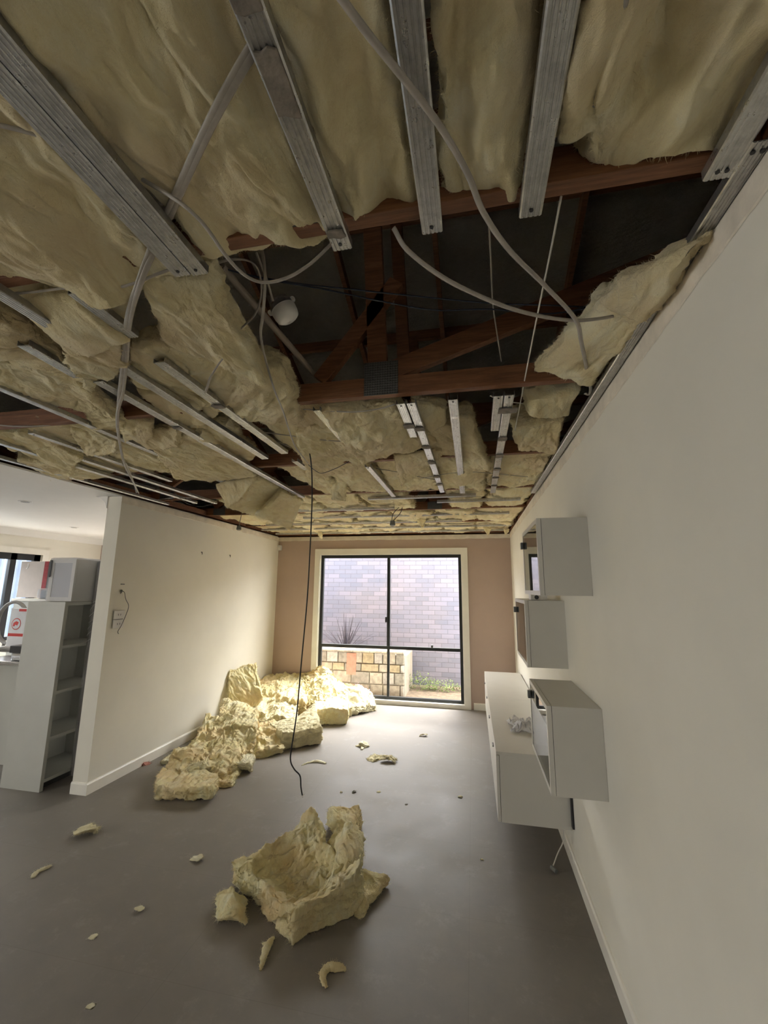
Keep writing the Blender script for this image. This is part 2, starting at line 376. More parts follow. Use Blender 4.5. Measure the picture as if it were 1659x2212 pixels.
# skirtings
def skirting(name, pts_a, pts_b, nrm):
    a = np.array(pts_a, float); b = np.array(pts_b, float); n = np.array(nrm, float)
    prof = [(0, 0), (.014, 0), (.014, .075), (.008, .085), (0, .088)]
    tag(MB().quad_prism([tuple(a+n*p+np.array([0, 0, q])) for p, q in prof], b-a).build(name, M_TRIM), kind=ST)
skirting('baseboard_left', (LX, YE-.014, 0), (LX, YB, 0), (1, 0, 0))
skirting('baseboard_left_end', (LX-.14, YE, 0), (LX, YE, 0), (0, -1, 0))
skirting('baseboard_right', (RX, YF, 0), (RX, YB, 0), (-1, 0, 0))
skirting('baseboard_back', (WX1+.12, YB, 0), (RX-.014, YB, 0), (0, -1, 0))
skirting('baseboard_back_left', (LX+.014, YB, 0), (WX0-.12, YB, 0), (0, -1, 0))

# bare band where the cornice was, with torn edges
def band(name, a, b, nrm, z0=2.335, z1=2.398, seed=0):
    a = np.array(a, float); b = np.array(b, float); n = np.array(nrm, float); Ln = np.linalg.norm(b-a); k = int(Ln/.012)
    v = []; f = []
    for i in range(k+1):
        p = a+(b-a)*i/k; q = np.array([[i*.55+seed, .3, .7]]); e = .002*pn(q*.6)[0]+.0015*pn(q*1.7)[0]+.014*max(0, pn(q*.13)[0])
        for z, d in ((z0+e, .0008), (z0+e+.004, .004), (z1, .004), (z1, .0)):
            w_ = p+n*d; v.append((w_[0], w_[1], z))
    for i in range(k):
        for j in range(3): f.append((i*4+j, i*4+j+1, i*4+5+j, i*4+4+j))
    me = bpy.data.meshes.new(name); me.from_pydata(v, [], f); return tag(link(name, me, M_SCAR), kind=ST)
band('trim_2', (RX, YF, 0), (RX, YB, 0), (-1, 0, 0), seed=3)
band('trim_3', (LX, YE, 0), (LX, YB, 0), (1, 0, 0), seed=30)
band('trim_4', (LX, YB, 0), (RX, YB, 0), (0, -1, 0), seed=60)
# timber plates on the walls, above the plaster
tag(MB().box((LX-.12, YB-.01, CH+.022), (RX+.1, YB+.10, CH+.085)).build('trim_5', M_WOOD), kind=ST)
tag(MB().box((LX-.13, YE-.3, CH+.035), (LX-.03, YB, CH+.09)).build('trim_6', M_WOOD), kind=ST)
tag(MB().box((RX+.01, YF, CH+.02), (RX+.11, YB, CH+.075)).build('trim_7', M_WOOD), kind=ST)
# broken end of the cornice at the top of the wall end
mb = MB(); mb.quad_prism([(LX-.14, YE-.01, CH-.002), (LX-.27, YE-.01, CH-.002), (LX-.21, YE-.01, CH-.018), (LX-.16, YE-.01, CH-.06), (LX-.14, YE-.01, CH-.11)], (0, .12, 0))
tag(mb.build('trim_8', M_CEIL), kind=ST)

# ---- main window
wn = tag(empty('window_1', (-1.22, YB+.05, .05)), kind=ST)
yb0, yb1 = YB+.03, YB+.08; MX = -1.225; TZ = .765
def bar(name, x0, x1, z0, z1, d=0, mat=M_BLACKM): return box(name, (x0, yb0-d, z0), (x1, yb1+d, z1), mat, wn, .003)
mb = MB()
for a in (((WX0+.01, yb0, WZ0+.01), (WX0+.05, yb1, WZ1-.01)), ((WX1-.05, yb0, WZ0+.01), (WX1-.01, yb1, WZ1-.01)), ((WX0+.05, yb0, WZ1-.055), (WX1-.05, yb1, WZ1-.01)), ((WX0+.05, yb0, WZ0+.01), (WX1-.05, yb1, WZ0+.045))): mb.box(*a)
mb.build('window_frame', M_BLACKM, wn, .002)
bar('transom', WX0+.05, WX1-.05, TZ-.022, TZ+.022, .006)
bar('mullion', MX-.022, MX+.022, TZ+.023, WZ1-.056, .004); bar('mullion', MX-.016, MX+.016, WZ0+.046, TZ-.023)
box('latch', (MX-.045, yb0-.02, 1.12), (MX-.022, yb0+.0, 1.20), M_BLACKM, wn, .004)
box('latch', (-.60, yb0-.03, TZ+.02), (-.57, yb0-.006, TZ+.06), M_GREY, wn, .004)
for x0, x1, z0, z1 in ((WX0+.05, MX-.022, TZ+.023, WZ1-.055), (MX+.022, WX1-.05, TZ+.023, WZ1-.055), (WX0+.05, MX-.016, WZ0+.045, TZ-.023), (MX+.016, WX1-.05, WZ0+.045, TZ-.023)):
    box('pane', (x0, YB+.054, z0), (x1, YB+.058, z1), M_GLASS, wn)
def architrave(name, x0, x1, z0, z1, wd=.085):
    mb = MB(); y0, y1 = YB-.018, YB-.0005
    mb.box((x0-wd, y0, 0), (x0, y1, z1+wd)); mb.box((x1, y0, 0), (x1+wd, y1, z1+wd)); mb.box((x0, y0, z1), (x1, y1, z1+wd)); mb.box((x0, y0, 0.0), (x1, y1, z0))
    mb.box((x0, YB, z0), (x0+.008, YB+.10, z1)); mb.box((x1-.008, YB, z0), (x1, YB+.10, z1)); mb.box((x0, YB, z1-.008), (x1, YB+.10, z1)); mb.box((x0, YB-.03, z0-.012), (x1, YB+.10, z0+.008))
    tag(mb.build(name, M_TRIM), kind=ST)
architrave('trim_9', WX0, WX1, WZ0, WZ1)

d2 = tag(empty('fill_door_2', (-4.9, YB+.05, 0)), kind=ST)  # unseen glass door, added to bring more daylight into the kitchen
mb = MB()
for a in (((-5.9, YB+.03, 0), (-3.9, YB+.08, .04)), ((-5.9, YB+.03, 2.05), (-3.9, YB+.08, 2.1)), ((-5.9, YB+.03, .04), (-5.85, YB+.08, 2.05)), ((-3.95, YB+.03, .04), (-3.9, YB+.08, 2.05)), ((-4.93, YB+.03, .04), (-4.87, YB+.08, 2.05))): mb.box(*a)
mb.build('door_frame', M_BLACKM, d2); box('pane', (-5.85, YB+.054, .04), (-3.95, YB+.058, 2.05), M_GLASS, d2)
# ---- added unseen glass door, left of and behind the camera, for fill light
dk = tag(empty('fill_door_1', (KX-.05, -.9, .2)), kind=ST)
mb = MB()
for a in (((KX-.08, -1.8, .2), (KX-.03, 0, .25)), ((KX-.08, -1.8, 2.05), (KX-.03, 0, 2.1)), ((KX-.08, -1.8, .2), (KX-.03, -1.74, 2.1)), ((KX-.08, -.06, .2), (KX-.03, 0, 2.1)), ((KX-.08, -.93, .2), (KX-.03, -.87, 2.1))): mb.box(*a)
mb.build('door_frame', M_BLACKM, dk); box('pane', (KX-.057, -1.74, .25), (KX-.054, -.06, 2.05), M_GLASS, dk)
# ---- kitchen window
kw = tag(empty('window_2', (KX-.05, 3.9, .85)), kind=ST)
mb = MB(); x0, x1 = KX-.08, KX-.03
for a in (((x0, K0, KZ1-.09), (x1, K1, KZ1)), ((x0, K0, KZ0), (x1, K1, KZ0+.05)), ((x0, K0, KZ0), (x1, K0+.05, KZ1)), ((x0, K1-.09, KZ0), (x1, K1, KZ1)), ((x0, 4.80, KZ0), (x1, 4.88, KZ1)), ((x0, 3.7, KZ0), (x1, 3.76, KZ1))): mb.box(*a)
mb.build('window_frame', M_BLACKM, kw)
box('pane', (KX-.057, K0+.05, KZ0+.05), (KX-.054, K1-.09, KZ1-.09), M_GLASS, kw)
mb = MB()
for a in (((KX, K0-.08, KZ1), (KX+.015, K1+.09, KZ1+.085)), ((KX, K1, KZ0-.08), (KX+.015, K1+.09, KZ1)), ((KX, K0-.08, KZ0-.08), (KX+.015, K1, KZ0))): mb.box(*a)
tag(mb.build('trim_10', M_TRIM), kind=ST)

# ------------------------------------------------------------------ outside
MATS_CONC = plain('patio_concrete', (.55, .54, .51), .9, var=.05)
tag(MB().box((-12, YB+.11, -.30), (6, 14, -.16)).build('ground_outside', M_SOIL), kind=ST)
tag(MB().box((-5, YB+.115, -.16), (2, 6.97, -.10)).build('bounce_path_outside', plain('pale_concrete', (.80, .78, .74), .9, var=.05)), kind=ST)  # pale path added out of view to bounce sunlight up through the window
tag(MB().box((-12, -4, -.30), (KX-.1, YB+.11, -.10)).build('patio_outside', MATS_CONC), kind=ST)
tag(MB().box((-5.5, 8.3, -.2), (3.5, 8.5, 2.5)).build('wall_brick', M_BRICK), kind=ST)
# corrugated fence beyond the kitchen window
v = []; f = []; k = 240
for i in range(k+1):
    y = 1+7*i/k; x = -8.3+.03*math.sin(i*1.05)
    v += [(x, y, -.2), (x, y, 2.25)]
for i in range(k): f.append((2*i, 2*i+1, 2*i+3, 2*i+2))
me = bpy.data.meshes.new('fence'); me.from_pydata(v, [], f); o = link('wall_fence', me, M_FENCE); o.modifiers.new('t', 'SOLIDIFY').thickness = .01
tag(o, kind=ST)

# sandstone planter: individually shaped blocks as one wall, coping, soil
stone_cols = [(.30, .26, .18), (.36, .32, .24), (.24, .22, .17), (.33, .27, .16), (.38, .35, .29)]
SM = [plain('sandstone_%s' % n, c, .9, var=.25, scale=14, bmp=.8, bscale=40) for n, c in zip(('honey', 'pale', 'brown', 'ochre', 'cream'), stone_cols)]
SM.append(plain('terracotta_block', (.38, .20, .13), .9, var=.15, scale=14))
M_MORT = plain('mortar', (.30, .26, .20), .95, var=.1)
pl = empty('garden_planter', (-2.0, 7.4, -.16), 'raised garden planter of mixed sandstone blocks outside the window', 'planter')
box('mortar_core', (-3.2, 7.33, -.16), (-1.15, 7.62, .46), M_MORT, pl)
box('mortar_core', (-1.45, 7.62, -.16), (-1.15, 8.28, .46), M_MORT, pl)
box('soil', (-3.2, 7.62, -.16), (-1.45, 8.29, .44), M_SOIL, pl)
rows = [(-.155, .02), (.035, .215), (.23, .345), (.36, .53)]
r3 = random.Random(5)
for z0, z1 in rows:
    x = -3.2+r3.random()*.1
    while x < -1.16:
        w_ = r3.uniform(.14, .34); x1_ = min(x+w_, -1.14)
        if x1_-x < .05: break
        mm = SM[r3.randrange(5)]
        box('stone_block', (x, 7.295+r3.uniform(-.01, .01), z0), (x1_-.015, 7.34, z1), mm, pl, .012); x = x1_
box('stone_block', (-2.15, 7.283, .16), (-1.98, 7.35, .52), SM[5], pl, .01)
mb = MB()
for i in range(7): mb.box((-3.2+i*.293, 7.26, .535), (-3.2+i*.293+.285, 7.60, .565))
mb.build('coping', SM[1], pl, .008)
# spiky plant in the planter
def blades(name, base, n, length, wd, mat, parent, seed, spread=1.0):
    r = random.Random(seed); v = []; f = []
    for i in range(n):
        az = r.uniform(0, 2*math.pi); el = math.radians(r.uniform(28, 88)) if spread >= 1 else math.radians(r.uniform(50, 88)); Ln = length*r.uniform(.6, 1.05)
        d = np.array([math.cos(az)*math.cos(el), math.sin(az)*math.cos(el)*.6, math.sin(el)]); s = np.array([-math.sin(az), math.cos(az), 0])*wd
        if abs(s[0]) < wd*.5: s = np.array([wd*.7, 0, wd*.2])
        b0 = len(v); m = 7
        for j in range(m+1):
            t = j/m; p = np.array(base)+d*Ln*t+np.array([0, 0, -1])*(Ln*.22*t*t*math.cos(el)); ww = (1-t)**.6*(.6+t*.4) if j < m else 0.02
            v += [tuple(p-s*ww), tuple(p+s*ww+np.array([0, .004, 0]))]
        for j in range(m): f.append((b0+2*j, b0+2*j+1, b0+2*j+3, b0+2*j+2))
    me = bpy.data.meshes.new(name); me.from_pydata(v, [], f); o = link(name, me, mat, parent); md = o.modifiers.new('t', 'SOLIDIFY'); md.thickness = .004; return o
ag = empty('spiky_plant', (-2.32, 7.75, .44), 'dark purple spiky leaved plant growing in the sandstone planter', 'plant')
blades('leaves', (-2.32, 7.78, .42), 46, .78, .016, M_LEAF, ag, 4)
o = blades('low_grass', (-1.75, 7.75, .43), 60, .16, .006, M_GRASS, None, 9); o.name = 'grass_tuft'
tag(o, 'small green grass tuft on top of the sandstone planter right of the spiky plant', 'plant')
wd_ = []
for i, (x, y, h, wdx, lab) in enumerate([(-.95, 7.95, .34, .30, 'leafy green weeds against the right end of the sandstone planter'), (-.55, 7.98, .20, .34, 'low green weeds along the foot of the brick wall'), (.10, 7.9, .26, .25, 'green weeds at the right edge of the big window')]):
    bm = bmesh.new(); r = random.Random(i+20); v = []; f = []
    for k in range(420):
        a = r.uniform(0, 6.28); rr = wdx*math.sqrt(r.random()); hz = h*r.random()*(1-(rr/wdx)**2*.6)
        p = np.array([x+rr*math.cos(a), y+rr*.5*math.sin(a), -.16+hz]); q = np.array([r.gauss(0, 1), r.gauss(0, 1), r.gauss(0, 1)]); q /= np.linalg.norm(q); t = np.cross(q, [0, 0, 1]); sz = r.uniform(.012, .028)
        b0 = len(v); v += [tuple(p-q*sz), tuple(p+t*sz*.6), tuple(p+q*sz), tuple(p-t*sz*.6)]; f.append((b0, b0+1, b0+2, b0+3))
    bm.free(); me = bpy.data.meshes.new('weeds'); me.from_pydata(v, [], f); o = link('weed_clump', me, M_GRASS); tag(o, lab, 'plant')
# pink flowers beside planter
r = random.Random(3); v = []; f = []
for k in range(160):
    a = r.uniform(0, 6.28); rr = .16*math.sqrt(r.random()); p = np.array([-1.92+rr*1.5*math.cos(a), 7.1+rr*.5*math.sin(a), -.16+.26*r.random()*(1-rr*2.5)]); q = np.array([r.gauss(0, 1), r.gauss(0, 1), r.gauss(0, 1)]); q /= np.linalg.norm(q); t = np.cross(q, [0, 0, 1]); b0 = len(v)
    v += [tuple(p-q*.016), tuple(p+t*.014), tuple(p+q*.016), tuple(p-t*.014)]; f.append((b0, b0+1, b0+2, b0+3))
me = bpy.data.meshes.new('flower'); me.from_pydata(v, [], f); tag(link('flower_clump', me, M_PINK), 'small clump of pink flowers at the foot of the sandstone planter', 'flowers')
# edging pavers
r = random.Random(8)
for i in range(9):
    x = -1.75+i*.255; o = box('edging_stone', (x, 6.98+r.uniform(-.02, .02), -.17), (x+.235, 7.16, -.12+r.uniform(0, .015)), SM[(i*2) % 5], None, .02)
    tag(o, 'pale edging stone outside the window, %s in its row from the left' % ['first', 'second', 'third', 'fourth', 'fifth', 'sixth', 'seventh', 'eighth', 'ninth'][i], 'edging stone', 'edging stones outside the window')

# ------------------------------------------------------------------ roof trusses
def beam(mb, p0, p1, wdt, dep, y):
    """timber in the plane y=const from p0 to p1 (x,z), depth dep in that plane, thickness wdt along y"""
    a = np.array(p0, float); b = np.array(p1, float); d = b-a; d /= np.linalg.norm(d); n = np.array([-d[1], d[0]])*dep/2
    q = [a-n, b-n, b+n, a+n]; mb.quad_prism([(p[0], y-wdt/2, p[1]) for p in q], (0, wdt, 0)); return mb
TY = [-.08, .80, 1.68, 2.60, 3.50, 4.38, 5.27]
names = ['behind the nearest insulation', 'crossing overhead just above the camera', 'with the big nail plate, beyond the open void', 'third from the camera', 'fourth from the camera', 'fifth from the camera', 'nearest the window wall']
for i, y in enumerate(TY):
    t = empty('roof_truss', (-1.2, y, 2.435), 'roof truss '+names[i], 'roof truss', 'roof trusses')
    zc0 = 2.437; dep = .085; xl, xr = (-5.9, .64)
    beam(MB(), (xl, zc0+dep/2), (xr, zc0+dep/2), .036, dep, y).build('bottom_chord', M_WOOD, t, .002)
    top = min(2.62+(6.9-y)*.40, 4.5)-.12
    if i == 0: continue
    x0 = -.35
    beam(MB(), (x0+.02, zc0+.11), (x0+1.55, min(zc0+.62, top)), .036, .085, y).build('web', M_WOOD, t, .002)
    if top > 3: beam(MB(), (x0-.03, zc0+.09), (x0-.12, top), .036, .085, y).build('web', M_WOOD, t, .002)
    beam(MB(), (x0-.30, zc0+.10), (x0+.05, min(zc0+.55, top)), .036, .07, y).build('web', M_WOOD, t, .002)
    beam(MB(), (x0-2.6, zc0+.10), (x0-1.2, min(zc0+1.0, top)), .036, .085, y).build('web', M_WOOD, t, .002)
    for dx in ((x0-.09,) if i == 2 else (x0-.09, -2.95)):
        box('nail_plate', (dx, y-.0205, zc0+.0), (dx+.15, y-.0185, zc0+.155 if i == 2 else zc0+.08), M_PLATE, t)
    if top > 3.0:
        beam(MB(), (KX+.3, top+.03), (2.4, top+.03), .036, .09, y).build('top_chord', M_WOOD, t)
# roof rafters and battens under the foil
for i, x in enumerate([-4.4, -3.5, -2.6, -1.7, -.95, -.2, .8]):
    y0, y1 = 1.9, 6.6; z0, z1 = 2.62+(6.9-y0)*.4-.14, 2.62+(6.9-y1)*.4-.14
    mb = MB(); mb.quad_prism([(x-.018, y0, z0-.045), (x+.018, y0, z0-.045), (x+.018, y0, z0+.045), (x-.018, y0, z0+.045)], (0, y1-y0, z1-z0))
    tag(mb.build('rafter', M_WOOD), 'dark timber rafter under the crinkled roof foil, %s from the left' % ['first', 'second', 'third', 'fourth', 'fifth', 'sixth', 'seventh'][i], 'rafter', 'rafters under the roof foil')

# ------------------------------------------------------------------ insulation
def slab(name, c, th, mat, parent=None, res=.012, seed=0, sag=None, thick=None, a=(.014, .008, .003, .0012), torn=.012, fold=.0, up=(0, 0, 1), rnd_e=.018, spikes=.010, floor=None, foldf=(14, 1.5), room=False, hair=None, hair_len=None, hair_w=None):
    hair = {True: 16000, False: 7000}[res < .0065] if hair is None else hair; hair_len = (.016 if res < .0065 else .024) if hair_len is None else hair_len; hair_w = (.0005 if res < .0065 else .0010) if hair_w is None else hair_w
    """a soft batt: c = four 3-D corners of the visible face (p00,p10,p11,p01), th = thickness away from it"""
    c = [np.array(p, float) for p in c]
    lu = (np.linalg.norm(c[1]-c[0])+np.linalg.norm(c[2]-c[3]))/2; lv = (np.linalg.norm(c[3]-c[0])+np.linalg.norm(c[2]-c[1]))/2
    nu = max(6, min(260, int(lu/res))); nv = max(6, min(260, int(lv/res))); nw = max(4, int(th/res*.8))
    idx = {}; uvw = []
    def vid(i, j, k):
        key = (i, j, k)
        if key not in idx: idx[key] = len(uvw); uvw.append((i/nu, j/nv, k/nw))
        return idx[key]
    F = []
    for i in range(nu):
        for j in range(nv):
            F.append((vid(i, j, 0), vid(i, j+1, 0), vid(i+1, j+1, 0), vid(i+1, j, 0))); F.append((vid(i, j, nw), vid(i+1, j, nw), vid(i+1, j+1, nw), vid(i, j+1, nw)))
    for k in range(nw):
        for i in range(nu):
            F.append((vid(i, 0, k), vid(i+1, 0, k), vid(i+1, 0, k+1), vid(i, 0, k+1))); F.append((vid(i, nv, k), vid(i, nv, k+1), vid(i+1, nv, k+1), vid(i+1, nv, k)))
        for j in range(nv):
            F.append((vid(0, j, k), vid(0, j, k+1), vid(0, j+1, k+1), vid(0, j+1, k))); F.append((vid(nu, j, k), vid(nu, j+1, k), vid(nu, j+1, k+1), vid(nu, j, k+1)))
    Q = np.array(uvw); u, v, w_ = Q[:, 0], Q[:, 1], Q[:, 2]
    S = (c[0][None]*((1-u)*(1-v))[:, None]+c[1][None]*(u*(1-v))[:, None]+c[2][None]*(u*v)[:, None]+c[3][None]*((1-u)*v)[:, None])
    n = np.cross(c[1]-c[0]+c[2]-c[3], c[3]-c[0]+c[2]-c[1]); n /= np.linalg.norm(n)
    if np.dot(n, up) < 0: n = -n
    tt = th*(interp(thick, u, v) if thick is not None else 1)
    # distance to the rim, for soft rounded borders
    eu = np.minimum(u, 1-u)*lu; ev = np.minimum(v, 1-v)*lv; e = np.minimum(eu, ev); q = np.clip(e/rnd_e, 0, 1); rd = 1-np.sqrt(np.clip(1-(1-q)**2, 0, 1))
    ww = w_*(1-.45*rd)+.5*.45*rd
    S = S+n[None]*(tt*ww)[:, None]
    if sag is not None: S = S+n[None]*(interp(sag, u, v)*(1 if up is None else 1))[:, None]
    eu_ = (c[1]-c[0])/np.linalg.norm(c[1]-c[0]); ev_ = (c[3]-c[0])/np.linalg.norm(c[3]-c[0])
    loc = np.stack([S@eu_, S@ev_, S@n], 1)+seed*7.31
    amp = 1.0
    d = a[0]*vn(loc*np.array([6, 3.5, 6]))+a[1]*vn(loc*np.array([17, 9, 22]))+a[2]*vn(loc*np.array([48, 26, 80]))
    if res < .013: d += a[3]*vn(loc*np.array([130, 70, 190]))
    S = S+d
    out = np.where(w_ < .5, -1.0, 1.0)
    crease = np.abs(pn(loc*np.array([9, 4, 9])+5)); crease2 = np.abs(pn(loc*np.array([26, 12, 26])+9))
    inner = np.clip(e/.03, .2, 1)
    S = S-n[None]*(out*inner*(a[0]*1.1*(.35-crease)+a[1]*1.2*(.3-crease2)))[:, None]
    if fold: S = S+n[None]*(inner*fold*np.sin(loc[:, 0]*foldf[0]+3*pn(loc*foldf[1])))[:, None]
    # torn, layered borders
    rim = np.clip(1-e/.025, 0, 1)
    cu = (u-.5)[:, None]*eu_[None]*2; cv = (v-.5)[:, None]*ev_[None]*2; outw = np.where((eu < ev)[:, None], np.sign(cu), np.sign(cv))
    outw = np.where((eu < ev)[:, None], np.sign(u-.5)[:, None]*eu_[None], np.sign(v-.5)[:, None]*ev_[None])
    lay = pn(loc*np.array([10, 10, 75])+3)*.7+pn(loc*np.array([30, 30, 150])+13)*.5; big = pn(loc*7+2); sp = np.clip(pn(loc*np.array([60, 60, 60])+8), 0, 1)**2
    S = S+outw*(rim*(torn*(lay*.8+big*1.2)+spikes*sp*2))[:, None]
    if floor is not None: S[:, 2] = np.maximum(S[:, 2], floor+.0005*pn(loc*30))
    # loose glass fibres standing off the surface and the torn rims, part of the same mesh
    if hair:
        area_ = 2*lu*lv; nh = int(min(9000, max(150, hair*area_))); rs = np.random.RandomState(seed+77)
        pr = (.12+rim*1.0); pr /= pr.sum(); ix = rs.choice(len(S), nh, p=pr); P0 = S[ix]
        od = (outw*rim[:, None]+n[None]*(out*(1-rim))[:, None])[ix]; tg = rs.normal(size=(nh, 3)); D = od*rs.uniform(.1, .9, (nh, 1))+tg*.55; D /= np.linalg.norm(D, axis=1)[:, None]
        hl = (hair_len*rs.uniform(.25, 1.0, nh)*(.6+.6*rim[ix]))[:, None]; D2 = D+rs.normal(size=(nh, 3))*.45; D2 /= np.linalg.norm(D2, axis=1)[:, None]
        sd = np.cross(D, rs.normal(size=(nh, 3))); sd /= np.linalg.norm(sd, axis=1)[:, None]; sd *= hair_w
        A = P0-sd-od*.002; B2 = P0+sd-od*.002; Cc = P0+D*hl*.5; E = Cc+D2*hl*.5
        V6 = np.stack([A, B2, Cc+sd*.7, Cc-sd*.7, E+sd*.12, E-sd*.12], 1).reshape(-1, 3); b0 = len(S)+np.arange(nh)*6
        F = F+np.stack([b0, b0+1, b0+2, b0+3], 1).tolist()+np.stack([b0+3, b0+2, b0+4, b0+5], 1).tolist(); S = np.vstack([S, V6]); loc = np.vstack([loc, np.repeat(loc[ix], 6, 0)])
        if floor is not None: S[:, 2] = np.maximum(S[:, 2], floor)
    if floor is not None or room:
        S[:, 0] = np.maximum(S[:, 0], LX+.016+.0015*pn(loc*20)); S[:, 1] = np.minimum(S[:, 1], YB-.034+.002*pn(loc*22))
    me = bpy.data.meshes.new(name)
    me.vertices.add(len(S)); me.vertices.foreach_set('co', S.ravel()); me.loops.add(len(F)*4); me.polygons.add(len(F))
    fa = np.array(F, dtype=np.int32)
    ctr = S.mean(0); a_, b_, c_ = S[fa[0, 0]], S[fa[0, 1]], S[fa[0, 2]]
    # orient outwards by signed volume
    T = S[fa]; vol = np.einsum('ij,ij->i', T[:, 0]-ctr, np.cross(T[:, 1]-ctr, T[:, 2]-ctr)).sum()
    if vol < 0: fa = fa[:, ::-1]
    me.loops.foreach_set('vertex_index', fa.ravel()); me.polygons.foreach_set('loop_start', np.arange(0, len(F)*4, 4)); me.polygons.foreach_set('loop_total', [4]*len(F))
    me.update(calc_edges=True); me.validate()
    return link(name, me, mat, parent, True)

def batt(px, z, th, label, seed, res=.008, cat='insulation batt', group='insulation batts in the ceiling', mat=None, **k):
    zs = z if isinstance(z, (list, tuple)) else [z]*4
    c = [PZ(p[0], p[1], zz) for p, zz in zip(px, zs)]
    return tag(slab('insulation_batt', c, th, mat or M_WOOL, res=res, seed=seed, **k), label, cat, group)
def batt_w(c, th, label, seed, res=.012, mat=None, group='insulation batts in the ceiling', **k):
    return tag(slab('insulation_batt', c, th, mat or M_WOOL, res=res, seed=seed, **k), label, 'insulation batt', group)
def rect(x0, x1, y0, y1, z): return [(x0, y0, z), (x1, y0, z), (x1, y1, z), (x0, y1, z)]

HI = .0042
big_a = (.022, .013, .0040, .0013)
batt_w(rect(-1.42, -.735, .30, .875, 2.432), .09, 'big sagging yellow batt at the top left, its torn tip drooping', 1, HI, sag=[[0, 0, 0, 0], [-.005, -.01, -.01, 0], [.0, -.03, -.03, -.005], [.03, .02, -.055, .0]], a=big_a, fold=.006, torn=.02)
batt_w(rect(-.665, -.30, .28, .835, 2.442), .08, 'yellow batt between the doubled channel and the stained channel', 2, HI, sag=[[0, 0, 0], [-.015, -.02, -.01], [.0, -.01, 0]], a=big_a, fold=.011, foldf=(34, 3))
batt_w(rect(-.268, -.092, .30, .815, 2.442), .08, 'long narrow yellow batt left of the perforated channel', 3, HI, sag=[[0, 0, 0], [-.006, -.014, -.006], [0, 0, 0]], a=big_a, fold=.009, foldf=(50, 3))
batt_w(rect(-.035, .118, .36, .812, 2.442), .08, 'narrow yellow batt right of the perforated channel', 4, HI, sag=[[0, 0, 0], [-.004, -.012, -.004], [0, -.004, 0]], a=big_a, fold=.006, foldf=(40, 3))
batt_w(rect(.172, .29, .38, .70, 2.430), .07, 'small folded yellow flap beside the white straight wire at the top right', 5, HI, sag=[[0, -.01, .01], [-.03, -.02, .03], [.0, .005, .04]], a=big_a)
batt_w(rect(.225, .50, .42, .775, 2.440), .08, 'big crumpled yellow batt in the top right corner beside the wall', 6, HI, sag=[[-.01, -.01, 0, 0], [-.035, .055, -.01, 0], [-.04, .03, -.015, 0], [.0, -.02, -.02, -.01], [.02, -.005, -.01, 0]], a=(.024, .014, .003, .001), fold=.008, foldf=(22, 4))
batt_w(rect(-1.95, -1.30, .25, .72, 2.45), .08, 'yellow batt at the far left edge beyond the drooping one', 7, .01, a=big_a)

mid_a = (.016, .013, .0065, .0022)
LR = .0055
# first bay beyond the overhead truss
batt([(300, 605), (437, 592), (574, 828), (352, 742)], [2.425, 2.425, 2.39, 2.42], .085, 'large batt with a straight cut end beside the round lamp fitting', 11, LR, sag=[[0, 0, 0], [0, -.01, 0], [0, -.012, -.02]], a=mid_a, torn=.014)
batt([(338, 742), (610, 806), (655, 912), (480, 890)], [2.425, 2.46, 2.40, 2.42], .10, 'thick ragged batt above the swaying grey cable', 12, LR, sag=[[0, 0, 0], [0, -.01, 0], [0, -.01, -.01]], a=(.02, .014, .006, .002), torn=.02)
batt([(360, 845), (500, 875), (650, 905), (530, 905)], [2.432]*4, .05, 'torn layered strip hanging along the near side of the nail plate truss', 13, LR, a=(.015, .014, .006, .002), torn=.02, sag=[[0, 0, 0], [-.02, -.02, -.015]])
batt([(175, 632), (288, 612), (285, 712), (262, 705)], [2.45]*4, .07, 'smooth pale batt left of the twin cables', 14, LR, a=(.010, .004, .002, .001))
batt([(30, 650), (165, 645), (278, 745), (150, 775)], [2.43, 2.42, 2.385, 2.385], .07, 'smooth drooping batt covering the end of a channel at the left', 15, LR, a=(.014, .004, .0015, .001), sag=[[0, 0, 0], [-.01, -.02, -.005], [0, -.015, 0]], torn=.012)
batt([(130, 765), (262, 740), (262, 800), (190, 850)], [2.40, 2.39, 2.41, 2.40], .04, 'ragged torn end hanging in shreds at the left', 16, LR, a=(.02, .016, .006, .002), torn=.03, spikes=.03, mat=M_WOOL)
batt([(-90, 640), (90, 745), (240, 830), (-60, 800)], [2.435]*4, .08, 'long batt sagging over the leftmost long channel', 17, LR, a=mid_a, sag=[[0, 0], [-.02, -.02], [0, 0]])
batt([(-120, 760), (150, 800), (262, 905), (60, 868)], [2.43]*4, .08, 'wrinkled batt along the left edge above the bright channel', 18, LR, a=(.018, .012, .005, .002), sag=[[0, 0], [-.015, -.02], [0, -.01]])
batt([(278, 745), (350, 742), (490, 880), (290, 840)], [2.432]*4, .08, 'fibrous batt just right of the twin cables', 19, LR, a=mid_a, sag=[[0, 0], [-.015, -.015], [0, 0]])
batt([(290, 845), (480, 880), (440, 925), (390, 925)], [2.435]*4, .08, 'batt edge showing between the two left channels', 20, LR, a=mid_a, sag=[[0, 0], [-.01, -.01]])
